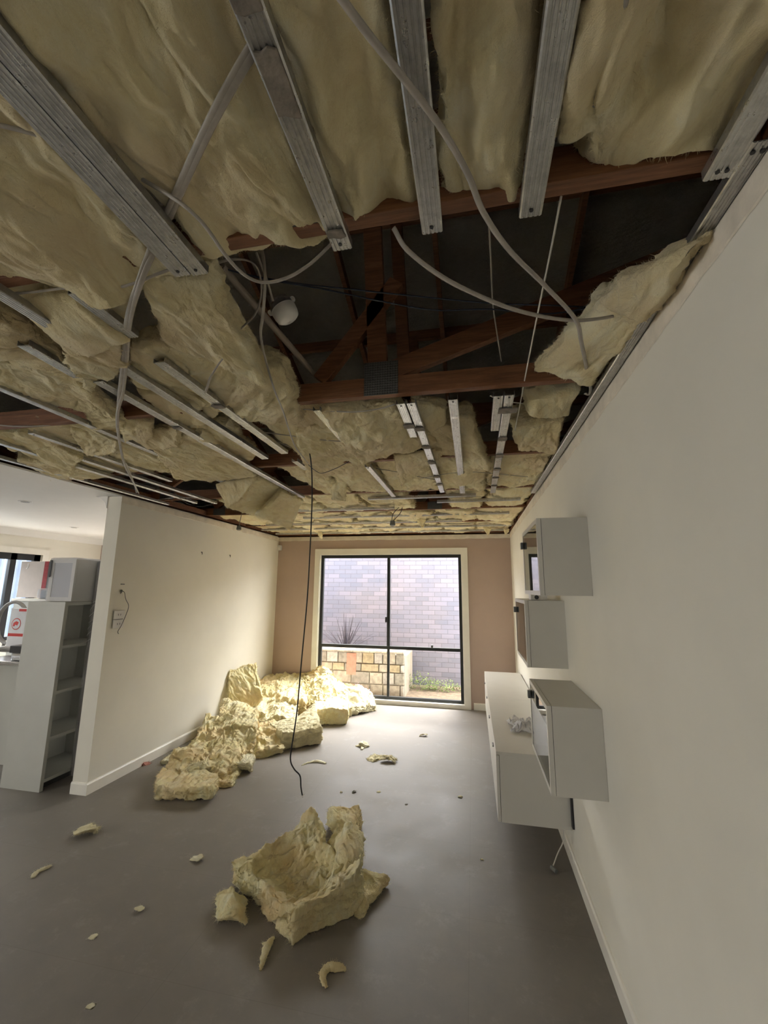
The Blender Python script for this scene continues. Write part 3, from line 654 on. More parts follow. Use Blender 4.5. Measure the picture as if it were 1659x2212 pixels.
# second bay
batt([(150, 858), (262, 905), (262, 938), (215, 935)], [2.42]*4, .06, 'curling batt end left of the twin cables over the truss', 21, LR, a=mid_a, torn=.02)
batt([(262, 905), (330, 915), (318, 960), (268, 955)], [2.43, 2.43, 2.38, 2.40], .06, 'small torn batt hanging right of the twin cables', 22, LR, a=(.016, .012, .005, .002), torn=.02)
batt([(268, 935), (385, 925), (392, 960), (320, 980)], [2.44, 2.44, 2.39, 2.37], .06, 'brownish curled batt split by a dark thin wire', 23, LR, a=mid_a, torn=.014)
batt([(325, 965), (432, 935), (555, 1030), (380, 1038)], [2.41, 2.42, 2.40, 2.38], .08, 'broad batt sagging through three channels left of the hanging flap', 24, .007, a=mid_a, sag=[[0, 0, 0], [-.01, -.02, 0], [0, -.02, 0]])
batt([(425, 925), (490, 918), (552, 985), (535, 1012)], [2.44]*4, .08, 'rough yellow strip between the two left channels', 25, LR, a=(.018, .014, .007, .002), torn=.02)
batt([(150, 925), (262, 955), (255, 978), (185, 990)], [2.44, 2.42, 2.37, 2.38], .07, 'golden brown curled batt left of the twin cables', 26, .007, a=mid_a)
batt([(-60, 930), (80, 938), (195, 985), (30, 970)], [2.43]*4, .06, 'flat layered batt at the left edge under the truss', 27, .007, a=(.018, .014, .006, .002))
batt([(20, 968), (120, 965), (180, 995), (150, 1025)], [2.42, 2.42, 2.38, 2.35], .06, 'layered batt hanging lowest over the intact ceiling edge', 28, .007, a=(.018, .012, .005, .002))
batt([(38, 995), (150, 1005), (242, 1035), (110, 1038)], [2.41, 2.41, 2.41, 2.40], .08, 'long thin batt bulging over the intact kitchen ceiling edge', 29, .007, a=mid_a)
batt([(170, 1000), (270, 985), (320, 1018), (235, 1028)], [2.44]*4, .06, 'pale batt behind the lower end of the twin cables', 30, .007, a=mid_a)
# flap sheets hanging well below
def batt_p(pts, th, label, seed, **k):
    return tag(slab('insulation_batt', pts, th, k.pop('mat', M_WOOL), seed=seed, **k), label, 'insulation batt', 'insulation batts in the ceiling')
fl = dict(res=.006, a=(.006, .005, .004, .0015), up=(0, .3, 1), torn=.012)
batt_p([PY(466, 1046, 2.74), PY(560, 1027, 2.78), PY(516, 1082, 2.80), PY(488, 1097, 2.80)], .04, 'shaded upright face of the big batt flap hanging above the left wall', 31, **dict(fl, up=(0, 1, .1)))
batt_p([PY(489, 1096, 2.80), PY(560, 1029, 2.80), PY(612, 1055, 3.12), PY(559, 1117, 3.22)], .05, 'broad lit flap of batt hanging above the left wall, left of the long black wire', 32, **fl)
batt_p([PY(557, 1117, 3.06), PY(611, 1062, 3.06), PY(656, 1083, 3.42), PY(627, 1147, 3.52)], .05, 'lowest hanging flap of batt left of the long black wire', 33, **fl)
# middle bay batts
batt([(690, 893), (862, 880), (935, 960), (782, 1004)], [2.405, 2.435, 2.425, 2.37], .07, 'grey-yellow swirled batt hanging low in the middle, behind the nail plate truss', 34, LR, a=(.020, .014, .005, .0016), sag=[[0, 0, 0], [-.01, -.025, -.01], [0, -.01, 0]])
batt([(640, 940), (745, 915), (800, 1035), (668, 1045)], [2.40, 2.44, 2.43, 2.43], .07, 'wide batt crossed by the long black wire under the ceiling', 35, .006, a=mid_a, sag=[[0, 0, 0], [-.02, -.01, 0], [0, 0, 0]])
batt([(890, 872), (962, 885), (965, 915), (928, 942)], [2.455, 2.46, 2.445, 2.43], .06, 'small rounded batt between the plaster-daubed channel and the single channel', 36, LR, a=(.012, .005, .003, .001))
batt([(905, 930), (1010, 905), (1058, 1008), (930, 1012)], [2.455, 2.46, 2.40, 2.445], .10, 'deep batt with a vertical side crossed by the single bright channel', 37, LR, a=(.018, .012, .005, .002), sag=[[0, 0, 0], [0, 0, -.02], [0, 0, -.03]])
batt([(1130, 858), (1262, 845), (1228, 905), (1140, 893)], [2.44, 2.44, 2.41, 2.41], .16, 'thick batt bulging below the nail plate truss beside the right wall', 38, LR, a=(.014, .006, .003, .001), sag=[[0, 0, 0], [-.01, -.02, 0]])
batt([(1102, 925), (1225, 912), (1200, 985), (1120, 975)], [2.44, 2.44, 2.41, 2.41], .14, 'ragged edged batt below the bulging one beside the right wall', 39, LR, a=(.016, .012, .005, .002))
batt([(1115, 990), (1185, 988), (1160, 1045), (1105, 1040)], [2.44]*4, .08, 'peaked batt right of the far doubled channel', 40, .007, a=(.018, .012, .005, .002), sag=[[0, 0, -.03], [0, -.03, 0]])
# pile standing in the void against the right wall
batt_p([PY(1152, 806, 1.62), PX(1285, 840, .50), PX(1392, 690, .50), PY(1285, 655, 1.25)], .10, 'steep batt propped in the dark void against the right wall, farther and brighter piece', 41, res=.006, a=(.020, .012, .004, .001), torn=.02, up=(1, .2, .6))
batt_p([PY(1285, 662, 1.25), PX(1385, 705, .50), PX(1500, 545, .50), PY(1400, 572, 1.02)], .08, 'shadowed batt propped in the dark void against the right wall, nearer the camera', 42, res=.006, a=(.020, .012, .004, .001), torn=.02, up=(1, .2, .6))
batt([(850, 985), (955, 975), (925, 1018), (868, 1050)], [2.43, 2.43, 2.40, 2.33], .03, 'pointed triangular flap of batt in front of the dark gap', 43, .006, a=(.008, .006, .003, .001))
batt([(722, 1040), (750, 1038), (746, 1086), (716, 1082)], [2.43, 2.43, 2.30, 2.30], .04, 'small square tab of batt hanging down near the middle', 44, .006, a=(.006, .004, .003, .001))

# regular rows over the far bays
ordw = ['first', 'second', 'third', 'fourth', 'fifth', 'sixth', 'seventh', 'eighth', 'ninth']
rr = random.Random(11)
bays = [(1.71, 2.58, 'second bay', [(-1.05, -.62), (-2.35, -1.95)]),
        (2.63, 3.47, 'third bay', [(-1.30, -1.02), (-1.0, -.66), (-.62, -.25), (-.22, .10), (.13, .50)]),
        (3.53, 4.35, 'fourth bay', [(-2.35, -1.9), (-1.86, -1.5), (-1.46, -1.05), (-1.0, -.58), (-.2, .12), (.15, .51)]),
        (4.41, 5.24, 'last but one ceiling bay', [(-2.95, -2.45), (-2.4, -1.92), (-1.88, -1.42), (-1.38, -.92), (-.88, -.42), (-.38, .05), (.09, .51)]),
        (5.30, 6.17, 'ceiling bay at the window wall', [(-2.95, -2.45), (-2.4, -1.92), (-1.88, -1.42), (-1.38, -.92), (-.88, -.42), (-.38, .05), (.09, .51)])]
k = 50
for y0, y1, nm, cols in bays:
    ys = [(y0, (y0+y1)/2-.01), ((y0+y1)/2+.01, y1)] if y0 > 3.5 else [(y0, y1)]
    for yi, (ya, yb) in enumerate(ys):
        half = '' if len(ys) == 1 else (', near half' if yi == 0 else ', far half')
        for ci, (xa, xb) in enumerate(cols):
            j = lambda s: rr.uniform(-s, s); k += 1
            z = 2.446+j(.006); dz = [rr.uniform(-.045, .01) if rr.random() < .4 else 0 for _ in range(4)]
            c = [(xa+j(.02), ya+j(.02), z+dz[0]), (xb+j(.02), ya+j(.02), z+dz[1]), (xb+j(.02), yb+j(.02), z+dz[2]*.6), (xa+j(.02), yb+j(.02), z+dz[3]*.6)]
            batt_w(c, .075, '%s batt from the left in the %s%s' % (ordw[ci], nm, half), k, .010 if ya < 3.5 else .014, a=(.018, .012, .005, .002), torn=.022, spikes=.02,
                   sag=[[0, 0, 0], [rr.uniform(-.03, 0), rr.uniform(-.05, -.01), rr.uniform(-.03, 0)], [0, rr.uniform(-.02, 0), 0]])
for i, (x, y, s, lab) in enumerate([(-.62, 4.9, .10, 'shred of wool hanging beside the middle lamp wire'), (.18, 5.7, .09, 'pointed shred of wool hanging near the window wall, right of centre'), (.42, 5.8, .08, 'pointed shred of wool hanging by the right wall near the window'), (-2.2, 5.8, .07, 'pointed shred of wool hanging by the left end of the window wall')]):
    batt_w([(x, y, 2.41), (x+s, y+.02, 2.41), (x+s*.6, y+.06, 2.33), (x+s*.4, y+.04, 2.33)], .02, lab, 90+i, .006, a=(.008, .006, .003, .001), group='wool shreds hanging from the ceiling', torn=.02)

# ------------------------------------------------------------------ furring channels
def channel(x0, y0, x1, y1, label, wd=.046, z=2.405, n_screw=(1, 0), patches=(), perf=False, group='steel ceiling channels', tilt=0):
    o = empty('furring_channel', (x0, y0, z), label, 'ceiling channel', group)
    a = np.array([x0, y0, z]); b = np.array([x1, y1, z]); d = (b-a)/np.linalg.norm(b-a); s = np.cross(d, [0, 0, 1]); h = wd/2; g = .0012
    prof = [(-h, .022), (-h, 0.0025), (-h*.86, 0)]
    for q in (-.55, -.15, .25, .65): prof += [(h*(q-.10), 0), (h*(q-.05), .0016), (h*(q+.05), .0016), (h*(q+.10), 0)]
    prof += [(h*.86, 0), (h, .0025), (h, .022), (h-g, .022), (h-g, .004), (h*.8, g+.002), (-h*.8, g+.002), (-h+g, .004), (-h+g, .022)]
    MB().quad_prism([tuple(a+s*p+np.array([0, 0, q])) for p, q in prof], b-a).build('channel_body', M_METAL, o)
    L_ = np.linalg.norm(b-a)
    for end, k in zip((0, 1), n_screw):
        if not k: continue
        p = a+d*(.018 if end == 0 else L_-.018)
        for off in ([0] if k == 1 else [-.008, .008]):
            q = p+s*off; MB().cyl(q-np.array([0, 0, .0022]), q+np.array([0, 0, .003]), .0042, n=10).build('screw', M_CABD, o)
    for t_, ln, tw in patches:
        p = a+d*(t_*L_); r = random.Random(int(t_*1000)); v = []
        pts = [(-tw/2*r.uniform(.9, 1.1), -ln/2), (-tw/6, -ln/2*r.uniform(.8, 1.5)), (tw/6, -ln/2*r.uniform(.6, 1.2)), (tw/2*r.uniform(.9, 1.15), -ln/2*.9), (tw/2*r.uniform(.95, 1.2), ln/2), (tw/5, ln/2*r.uniform(.7, 1.4)), (-tw/5, ln/2*r.uniform(.8, 1.3)), (-tw/2*r.uniform(.9, 1.1), ln/2*.8)]
        MB().quad_prism([tuple(p+s*q[0]+d*q[1]-np.array([0, 0, .0065])) for q in pts], (0, 0, .0062)).build('adhesive_daub', M_ADH, o, .002)
    return o
channel(-.712, -.3, -.712, .838, 'left half of the doubled steel channel at the top left', n_screw=(0, 1))
channel(-.664, -.3, -.664, .842, 'right half of the doubled steel channel at the top left', n_screw=(0, 1))
cb = channel(-.285, -.3, -.280, .835, 'steel channel with stained peeling adhesive ending over the void', n_screw=(0, 1), patches=((.955, .02, .038), (.70, .10, .036), (.60, .05, .036)))
channel(-.067, -.3, -.067, .828, 'perforated steel channel with dotted rows, centre top', n_screw=(0, 1))
channel(.143, -.3, .143, .826, 'ribbed steel channel right of centre at the top', n_screw=(0, 1))
channel(.487, -.3, .487, .808, 'short perimeter channel at the top right corner, inner one', n_screw=(0, 2), wd=.05)
channel(.527, .74, .514, 3.6, 'long perimeter channel running down the right wall', wd=.036, z=2.402, n_screw=(2, 0))
channel(-1.262, .78, -1.262, 1.02, 'grey channel end disappearing into the drooping batt at the left', n_screw=(0, 0))
channel(-1.246, 1.07, -1.252, 2.34, 'long channel crossing the middle of the left bays', n_screw=(0, 0))
channel(-1.05, .84, -1.055, 1.05, 'short channel piece ending at the twin cables', n_screw=(0, 0))
channel(-1.08, 1.20, -1.085, 2.26, 'bright channel under the ragged batt, broken off at the gap', n_screw=(0, 0), patches=((.35, .03, .05),))
channel(-1.455, 1.02, -1.47, 1.24, 'stained short channel at the far left', n_screw=(0, 0))
channel(-1.425, 1.28, -1.475, 3.48, 'wide grey channel running from the torn batt to the hanging flap', n_screw=(0, 0), patches=((.22, .02, .045),))
channel(-1.46, 1.95, -1.455, 2.15, 'short overlapping channel piece beside the wide grey channel', n_screw=(0, 0), z=2.409, wd=.04)
channel(-1.88, 1.10, -1.86, 2.95, 'bright slender channel in front of the dark gap at the left edge', n_screw=(0, 0), wd=.036)
channel(-2.27, 1.70, -2.25, 2.75, 'white lit channel starting at the truss near the left edge', n_screw=(1, 0), wd=.036)
channel(-2.43, 2.10, -2.42, 3.60, 'channel passing just left of the corner of the left wall', n_screw=(0, 0), wd=.036)
channel(-2.62, 1.75, -2.60, 3.55, 'thin channel nearest the left wall top', n_screw=(1, 0), wd=.036)
channel(-2.93, -.3, -2.93, 3.58, 'thin edge channel along the intact kitchen ceiling', n_screw=(0, 0), wd=.03)
channel(-.672, 1.70, -.672, 2.12, 'bright channel end behind the nail plate truss at the left', n_screw=(0, 0), wd=.034)
channel(-.66, 2.62, -.655, 3.56, 'bright channel beside the lamp wires, ending in the middle', n_screw=(1, 0), wd=.038)
channel(-.285, 1.70, -.285, 2.12, 'left bright half of the doubled channel in the middle', n_screw=(1, 0), wd=.040, patches=((.60, .05, .048),))
channel(-.240, 1.70, -.225, 3.46, 'bright daubed channel running towards the window, left of the single one', n_screw=(1, 0), wd=.040, patches=((.17, .05, .05), (.33, .04, .044), (.50, .06, .044), (.70, .05, .044), (.83, .05, .044)))
channel(-.060, 1.70, -.060, 3.52, 'clean bright single channel right of the daubed one', n_screw=(1, 0), wd=.042)
channel(.128, 1.70, .132, 2.10, 'left bright half of the doubled channel nearest the right wall', n_screw=(1, 0), wd=.040)
channel(.172, 1.70, .188, 3.55, 'long daubed channel nearest the right wall', n_screw=(1, 0), wd=.040, patches=((.08, .05, .08), (.28, .05, .046), (.44, .07, .046), (.60, .04, .044), (.72, .03, .044), (.85, .03, .044)))
channel(-1.09, 2.42, -1.09, 2.62, 'small bright channel stub in the gap left of the long black wire', n_screw=(0, 0), wd=.04)
for i, (y, xa, xb, lab) in enumerate([(3.62, -.9, .05, 'cross channel nearest the camera in the far rows'), (3.85, -.30, .44, 'right hand cross channel behind the daubed channel ends'), (4.10, -2.3, -.75, 'cross channel left of the hanging lamp'), (4.55, -1.9, .40, 'cross channel just in front of the hanging lamp'), (5.00, -2.6, -.1, 'cross channel just behind the hanging lamp'), (5.45, -2.9, .5, 'last but one cross channel before the window'), (5.90, -2.9, .5, 'last cross channel before the window')]):
    channel(xa, y, xb, y, lab, n_screw=(0, 0), wd=.040, z=2.400, group='steel cross channels near the window')

# ------------------------------------------------------------------ cables, pipe, fittings
def cable(pts, r, mat, label, flat=.55, name='cable', cat='cable', n=10, twist=0, group=None):
    """pts: (px, py, z)"""
    P = [PZ(p[0], p[1], p[2]) for p in pts]
    return tag(tube(name, P, r, mat, None, flat, n, twist=twist), label, cat, group)
cable([(640, -60, 2.47), (596, 20, 2.44), (545, 95, 2.432), (450, 265, 2.405), (360, 460, 2.434), (322, 545, 2.42), (298, 612, 2.39), (280, 665, 2.39), (270, 720, 2.41), (266, 780, 2.395), (258, 850, 2.395), (254, 900, 2.39), (254, 925, 2.37)], .0068, M_CABLE, 'left one of the twin grey cables running down from the top centre', flat=.5)
cable([(655, -60, 2.47), (612, 20, 2.44), (556, 100, 2.432), (458, 270, 2.405), (370, 462, 2.434), (330, 548, 2.42), (304, 612, 2.385), (286, 668, 2.39), (277, 722, 2.41), (273, 780, 2.395), (265, 850, 2.395), (253, 905, 2.38), (262, 975, 2.38), (272, 1010, 2.39), (292, 1050, 2.36), (295, 1064, 2.34)], .0068, M_CABLE, 'right one of the twin grey cables, reaching down to the left wall corner', flat=.5)
cable([(272, 1000, 2.40), (284, 1030, 2.38), (290, 1045, 2.36), (300, 1066, 2.33)], .004, M_CABLEW, 'frayed white cable end above the corner of the left wall')
cable([(720, -30, 2.38), (740, 0, 2.38), (800, 80, 2.38), (900, 205, 2.385), (955, 280, 2.392), (1010, 375, 2.38), (1045, 460, 2.37), (1100, 540, 2.36), (1180, 620, 2.37), (1243, 690, 2.385), (1256, 740, 2.40), (1268, 800, 2.42), (1276, 840, 2.42), (1272, 852, 2.42), (1264, 850, 2.42)], .0062, M_CABLE, 'long grey cable crossing the top channels diagonally to the right wall')
cable([(850, 492, 2.44), (880, 540, 2.40), (950, 595, 2.37), (1020, 632, 2.36), (1100, 665, 2.36), (1180, 685, 2.38), (1250, 692, 2.40), (1320, 684, 2.43), (1372, 668, 2.45)], .0070, M_CABLE, 'thick grey cable sagging across the void to the right wall pile')
cable([(-40, 262, 2.44), (40, 280, 2.435), (110, 300, 2.44), (200, 330, 2.47), (290, 378, 2.45), (385, 435, 2.40), (440, 485, 2.38), (490, 555, 2.35), (530, 595, 2.34), (570, 610, 2.34), (620, 600, 2.35), (670, 570, 2.38), (718, 525, 2.43)], .0052, M_CABLE, 'grey cable looping below the overhead truss beside the lamp fitting')
cable([(566, 540, 2.56), (571, 575, 2.52), (572, 620, 2.47), (568, 680, 2.44), (563, 720, 2.44), (572, 770, 2.42), (592, 840, 2.40), (612, 890, 2.38), (628, 940, 2.35), (640, 968, 2.35), (665, 1000, 2.37)], .0055, M_CABLE, 'grey flat cable hanging from the void past the large cut batt', flat=.4)
cable([(455, 572, 2.55), (500, 560, 2.54), (540, 565, 2.53), (560, 590, 2.52), (564, 640, 2.49), (550, 680, 2.47), (520, 710, 2.45), (492, 740, 2.42), (487, 765, 2.40), (470, 790, 2.38), (455, 815, 2.36), (444, 848, 2.35)], .0062, M_CABLE, 'kinked grey cable ending loose in front of the large cut batt', flat=.4, twist=2)
cable([(553, 545, 2.6), (563, 570, 2.58), (575, 600, 2.56), (590, 650, 2.53)], .004, M_CABLE, 'short grey cable dropping to the round lamp fitting')
cable([(1212, 425, 2.44), (1190, 540, 2.47), (1165, 660, 2.47), (1145, 760, 2.46), (1122, 880, 2.43), (1112, 930, 2.42)], .0026, M_CABLEW, 'taut thin white wire across the right side of the void', flat=1)
cable([(1360, -20, 2.41), (1320, 110, 2.415), (1296, 180, 2.42), (1285, 230, 2.43)], .004, M_CABLE, 'thin grey cable tucked into the crumpled batt at the top right')
cable([(1056, 480, 2.60), (1060, 560, 2.60), (1064, 650, 2.62), (1072, 710, 2.62), (1083, 780, 2.60)], .0028, M_CABLE, 'thin grey cable hanging loose inside the dark void', flat=1)
cable([(430, 560, 2.62), (520, 590, 2.62), (640, 612, 2.62), (760, 625, 2.62), (900, 640, 2.62), (1060, 655, 2.62), (1200, 660, 2.6), (1290, 665, 2.6)], .0026, M_BLUE, 'upper of the thin dark blue wires spanning the void', flat=1)
cable([(430, 565, 2.60), (560, 600, 2.60), (700, 625, 2.60), (820, 650, 2.59), (940, 670, 2.59), (1060, 668, 2.60), (1180, 678, 2.6), (1290, 662, 2.6)], .0026, M_BLUE, 'lower of the thin dark blue wires spanning the void', flat=1)
cable([(-30, 637, 2.43), (60, 632, 2.43), (150, 622, 2.43), (230, 625, 2.41), (290, 612, 2.40), (340, 592, 2.42), (380, 578, 2.43)], .0045, M_CABLE, 'grey cable along the torn edge of the drooping batt at the left')
cable([(-40, 915, 2.44), (40, 921, 2.43), (110, 918, 2.44), (190, 905, 2.46)], .006, M_CABLE, 'grey cable under the truss at the left edge')
cable([(655, 884, 2.425), (700, 887, 2.42), (760, 890, 2.41), (815, 884, 2.415), (858, 872, 2.43)], .0045, M_CABLE, 'grey cable slung under the nail plate truss')
cable([(520, 925, 2.46), (580, 935, 2.45), (640, 943, 2.43), (690, 950, 2.42), (745, 954, 2.42)], .0045, M_CABLE, 'pale cable passing behind the long black wire')
cable([(662, 1000, 2.40), (680, 1016, 2.39), (696, 1022, 2.385), (725, 1012, 2.38), (752, 998, 2.39)], .003, M_BLACK, 'short dark wire bent across the wide middle batt')
cable([(1060, 855, 2.42), (1075, 862, 2.44), (1100, 868, 2.45), (1135, 872, 2.46)], .004, M_CABLEW, 'short white cable behind the doubled channel by the right wall')
cable([(812, 1012, 2.43), (860, 1020, 2.42), (905, 1030, 2.41), (940, 1036, 2.42)], .003, M_BLACK, 'thin dark wire in front of the pointed batt flap')
cable([(600, 955, 2.47), (625, 965, 2.46), (655, 978, 2.45)], .003, M_CABLEW, 'thin white wire in the gap behind the broken off channel')
cable([(300, 1085, 2.45), (380, 1075, 2.42), (440, 1078, 2.40), (462, 1088, 2.40)], .004, M_CABLEW, 'thin pale wire above the top of the left wall')
cable([(375, 1062, 2.40), (400, 1085, 2.38), (430, 1094, 2.37), (455, 1090, 2.385), (463, 1084, 2.40)], .003, M_BLACK, 'thin dark looped wire above the top of the left wall')
cable([(878, 1040, 2.44), (1000, 1020, 2.41), (1140, 1030, 2.42)], .003, M_CABLE, 'thin cable crossing the far channels near the right wall')

# long black wire hanging from the ceiling
pts = [PY(625, 806, 1.72), PY(640, 860, 1.90), PY(660, 940, 2.15), PY(672, 1000, 2.30), PY(674, 1080, 2.32), PY(669, 1200, 2.32), PY(663, 1300, 2.32), PY(651, 1430, 2.32), PY(641, 1540, 2.32), PY(629, 1620, 2.32), PY(628, 1645, 2.32), PY(636, 1662, 2.32), PY(648, 1676, 2.32), PY(650, 1700, 2.32), PY(653, 1718, 2.32)]
bw = empty('hanging_wire', tuple(pts[0]), 'long black wire hanging from the ceiling almost to the floor, kinked at its end', 'wire')
tube('wire', pts, .0038, M_BLACK, bw, 1, 10)
for dx, dz in ((-.012, .006), (.010, .002), (.002, -.010)):
    e = np.array(pts[-1]); tube('bare_strand', [e, e+np.array([dx*.6, 0, dz]), e+np.array([dx, .004, dz*1.3+.004])], .0014, M_STEEL, bw, 1, 4, 5)

tag(MB().cyl(PZ(478, 575, 2.60), PZ(682, 812, 2.60), .0125, n=16).build('conduit_pipe', M_PIPE, smooth=False), 'straight dusty plastic pipe slanting through the void behind the lamp fitting', 'pipe')

# round lamp fitting in the void
def fitting():
    c = PY(612, 668, 1.18); o = empty('round_fitting', tuple(c), 'round white ceiling fitting with clear cover dangling in the void', 'ceiling fitting')
    ax = np.array([.42, .30, -.80]); ax /= np.linalg.norm(ax); c = np.array(c)
    tex = np.cross(ax, [0, 1, 0]); tex /= np.linalg.norm(tex); tey = np.cross(ax, tex)
    def lathe(name, prof, mat):
        n = 28; v = []; f = []
        for h, r in prof:
            for i in range(n):
                q = 2*math.pi*i/n; v.append(tuple(c+ax*h+r*(math.cos(q)*tex+math.sin(q)*tey)))
        for j in range(len(prof)-1):
            for i in range(n): k_ = (i+1) % n; f.append((j*n+i, j*n+k_, (j+1)*n+k_, (j+1)*n+i))
        f.append(tuple(range(n))); f.append(tuple(range(len(prof)*n-1, (len(prof)-1)*n-1, -1)))
        me = bpy.data.meshes.new(name); me.from_pydata(v, [], f); return link(name, me, mat, o, True)
    lathe('diffuser', [(-.006, .040), (.0, .043), (.020, .042), (.034, .038), (.040, .030), (.043, .018), (.044, .001)], M_PLASTW)
    lathe('clear_cover', [(-.036, .024), (-.032, .034), (-.018, .040), (-.007, .041)], M_FILM)
    lathe('driver', [(-.030, .020), (-.026, .026), (-.010, .028)], M_GREY)
    for s in (-1, 1):
        p = c-ax*.012+tex*s*.044; MB().cyl(p-tey*.006, p+tey*.006, .008, n=12).build('lug', M_PLASTW, o)
    p = c-ax*.034; MB().cyl(p, p-ax*.014-tex*.02, .009, .006, n=10).build('connector', M_CABLEW, o)
fitting()
def lamp_holder(px, py, y, px0, py0, label, two):
    c = PY(px, py, y); o = empty('lamp_holder', tuple(c), label, 'lamp fitting', 'hanging lamp fittings')
    c = np.array(c); R_ = .030 if two else .028
    MB().cyl(c+np.array([0, 0, R_]), c-np.array([0, 0, R_*.6]), R_*.8, R_, n=18).build('holder_body', M_GREY, o, .004)
    MB().cyl(c-np.array([0, 0, R_*.6]), c-np.array([0, 0, R_*.85]), R_*.85, R_*.6, n=18).build('lamp_face', M_GREYW, o)
    t = PZ(px0, py0, 2.42)
    t = np.array([t[0], y, 2.47]) if two else np.array([c[0]-.02, 4.37, 2.445])
    for s in ((-1, 1) if two else (0,)):
        tube('lead', [c+np.array([s*.008, 0, R_]), c*.6+t*.4+np.array([s*.035, 0, .02]), t*.8+c*.2+np.array([s*.02, 0, .0]), t], .0035, M_BLACK if two else M_CABLE, o, 1, 6, 6)
lamp_holder(848, 1131, 4.2, 848, 1075, 'grey lamp holder hanging on two dark leads in front of the window', True)
lamp_holder(516, 1141, 4.3, 510, 1105, 'small round fitting hanging on one grey lead beside the left wall', False)

# ------------------------------------------------------------------ right wall cabinets
FX = .335
def wall_cab(y0, y1, z0, z1, label, hy, hz):
    o = empty('wall_cabinet', (RX, y0, z0), label, 'wall cabinet', 'cabinets on the right wall'); t = .018; X1 = RX-.001
    mb = MB(); mb.box((FX, y0, z0), (X1, y0+t, z1)); mb.box((FX, y1-t, z0), (X1, y1, z1)); mb.box((FX, y0+t, z0), (X1, y1-t, z0+t)); mb.box((FX, y0+t, z1-t), (X1, y1-t, z1)); mb.box((X1-.008, y0+t, z0+t), (X1, y1-t, z1-t))
    mb.build('carcass', M_CAB, o)
    d = empty('door', (FX, y0, z0)); d.parent = o; d.matrix_parent_inverse = Matrix.Translation(o.location).inverted()
    x0, x1 = FX-.022, FX-.002; fw = .022
    mb = MB(); mb.box((x0, y0, z0), (x1, y0+fw, z1)); mb.box((x0, y1-fw, z0), (x1, y1, z1)); mb.box((x0, y0+fw, z0), (x1, y1-fw, z0+fw)); mb.box((x0, y0+fw, z1-fw), (x1, y1-fw, z1))
    mb.build('door_frame', M_CAB, d)
    box('glass_panel', (x0+.002, y0+fw-.004, z0+fw-.004), (x0+.007, y1-fw+.004, z1-fw+.004), M_DGLASS, d)
    box('pull_tab', (x0-.016, hy, hz-.02), (x0-.001, hy+.035, hz+.02), M_GREY, d, .002)
    return o
wall_cab(2.14, 2.74, 1.59, 1.96, 'highest white glass-door cabinet on the right wall', 2.70, 1.88)
wall_cab(2.79, 3.39, 1.155, 1.55, 'middle white glass-door cabinet on the right wall, below and behind the highest', 3.34, 1.47)
wall_cab(2.14, 2.74, .73, 1.10, 'lowest and nearest white glass-door cabinet on the right wall', 2.70, 1.02)
# long low unit
lo = empty('low_cabinet', (RX, 2.94, .22), 'long low white media cabinet mounted on the right wall above the floor', 'low cabinet')
Y0, Y1, Z0, Z1, FXL = 2.94, 5.60, .225, .62, .115
mb = MB(); t = .018; X1 = RX-.012
mb.box((FXL+.02, Y0, Z0), (X1, Y0+t, Z1-t)).box((FXL+.02, Y1-t, Z0), (X1, Y1, Z1-t)).box((FXL+.02, Y0+t, Z0), (X1, Y1-t, Z0+t)).box((X1-.008, Y0+t, Z0+t), (X1, Y1-t, Z1-t))
mb.build('carcass', M_CAB, lo)
for a, b in ((Y0, Y0+1.33), (Y0+1.333, Y1)): box('top_panel', (FXL, a, Z1-t), (X1, b, Z1), M_CAB, lo, .0015)
n = 4
for i in range(n):
    a = Y0+.004+(Y1-Y0)*i/n; b = Y0+(Y1-Y0)*(i+1)/n-.004
    d = box('drawer', (FXL, a, Z0+.0), (FXL+.018, b, Z1-t-.004), M_CAB, lo, .001)
    box('drawer_handle', (FXL-.010, (a+b)/2-.03, Z1-.075), (FXL-.0005, (a+b)/2+.03, Z1-.065), M_GREY, d, .001)
for y in (Y0+.10, Y0+1.3, Y1-.1):
    for x in (FXL+.055, X1-.08): MB().cyl((x, y, Z0-.012), (x, y, Z0), .022, .028, n=14).build('foot', M_GREY, lo)
box('dark_gap_panel', (RX-.0115, Y0-.03, .245), (RX-.001, Y0+.12, .44), M_CABD, lo)  # black panel stands in for the dark gap between cabinet and wall
pc = PX(1220, 1805, .50)
cord = empty('power_plug', (.50, 3.0, .21), 'white power cord with grey plug dangling under the low media cabinet', 'power plug')
cp = [np.array([.50, 3.02, .215]), np.array([.49, 2.99, .14]), np.array([.455, 2.99, .07]), np.array([.425, 2.97, .018]), np.array([.41, 2.95, .006])]
tube('cord', cp, .0035, M_CABLEW, cord, 1, 8); MB().cyl((.41, 2.95, .014), (.43, 2.91, .016), .013, .011, n=12).build('plug_head', M_GREY, cord, .002)
# small gadget on the middle cabinet
gd = empty('small_speaker', (.42, 2.9, 1.552), 'small white box with a round black dial on top of the middle wall cabinet', 'speaker')
box('speaker_body', (.36, 2.86, 1.552), (.46, 2.96, 1.586), M_PLASTW, gd, .003); MB().cyl((.395, 2.8585, 1.569), (.395, 2.854, 1.569), .013, n=20).build('dial', M_CABD, gd)
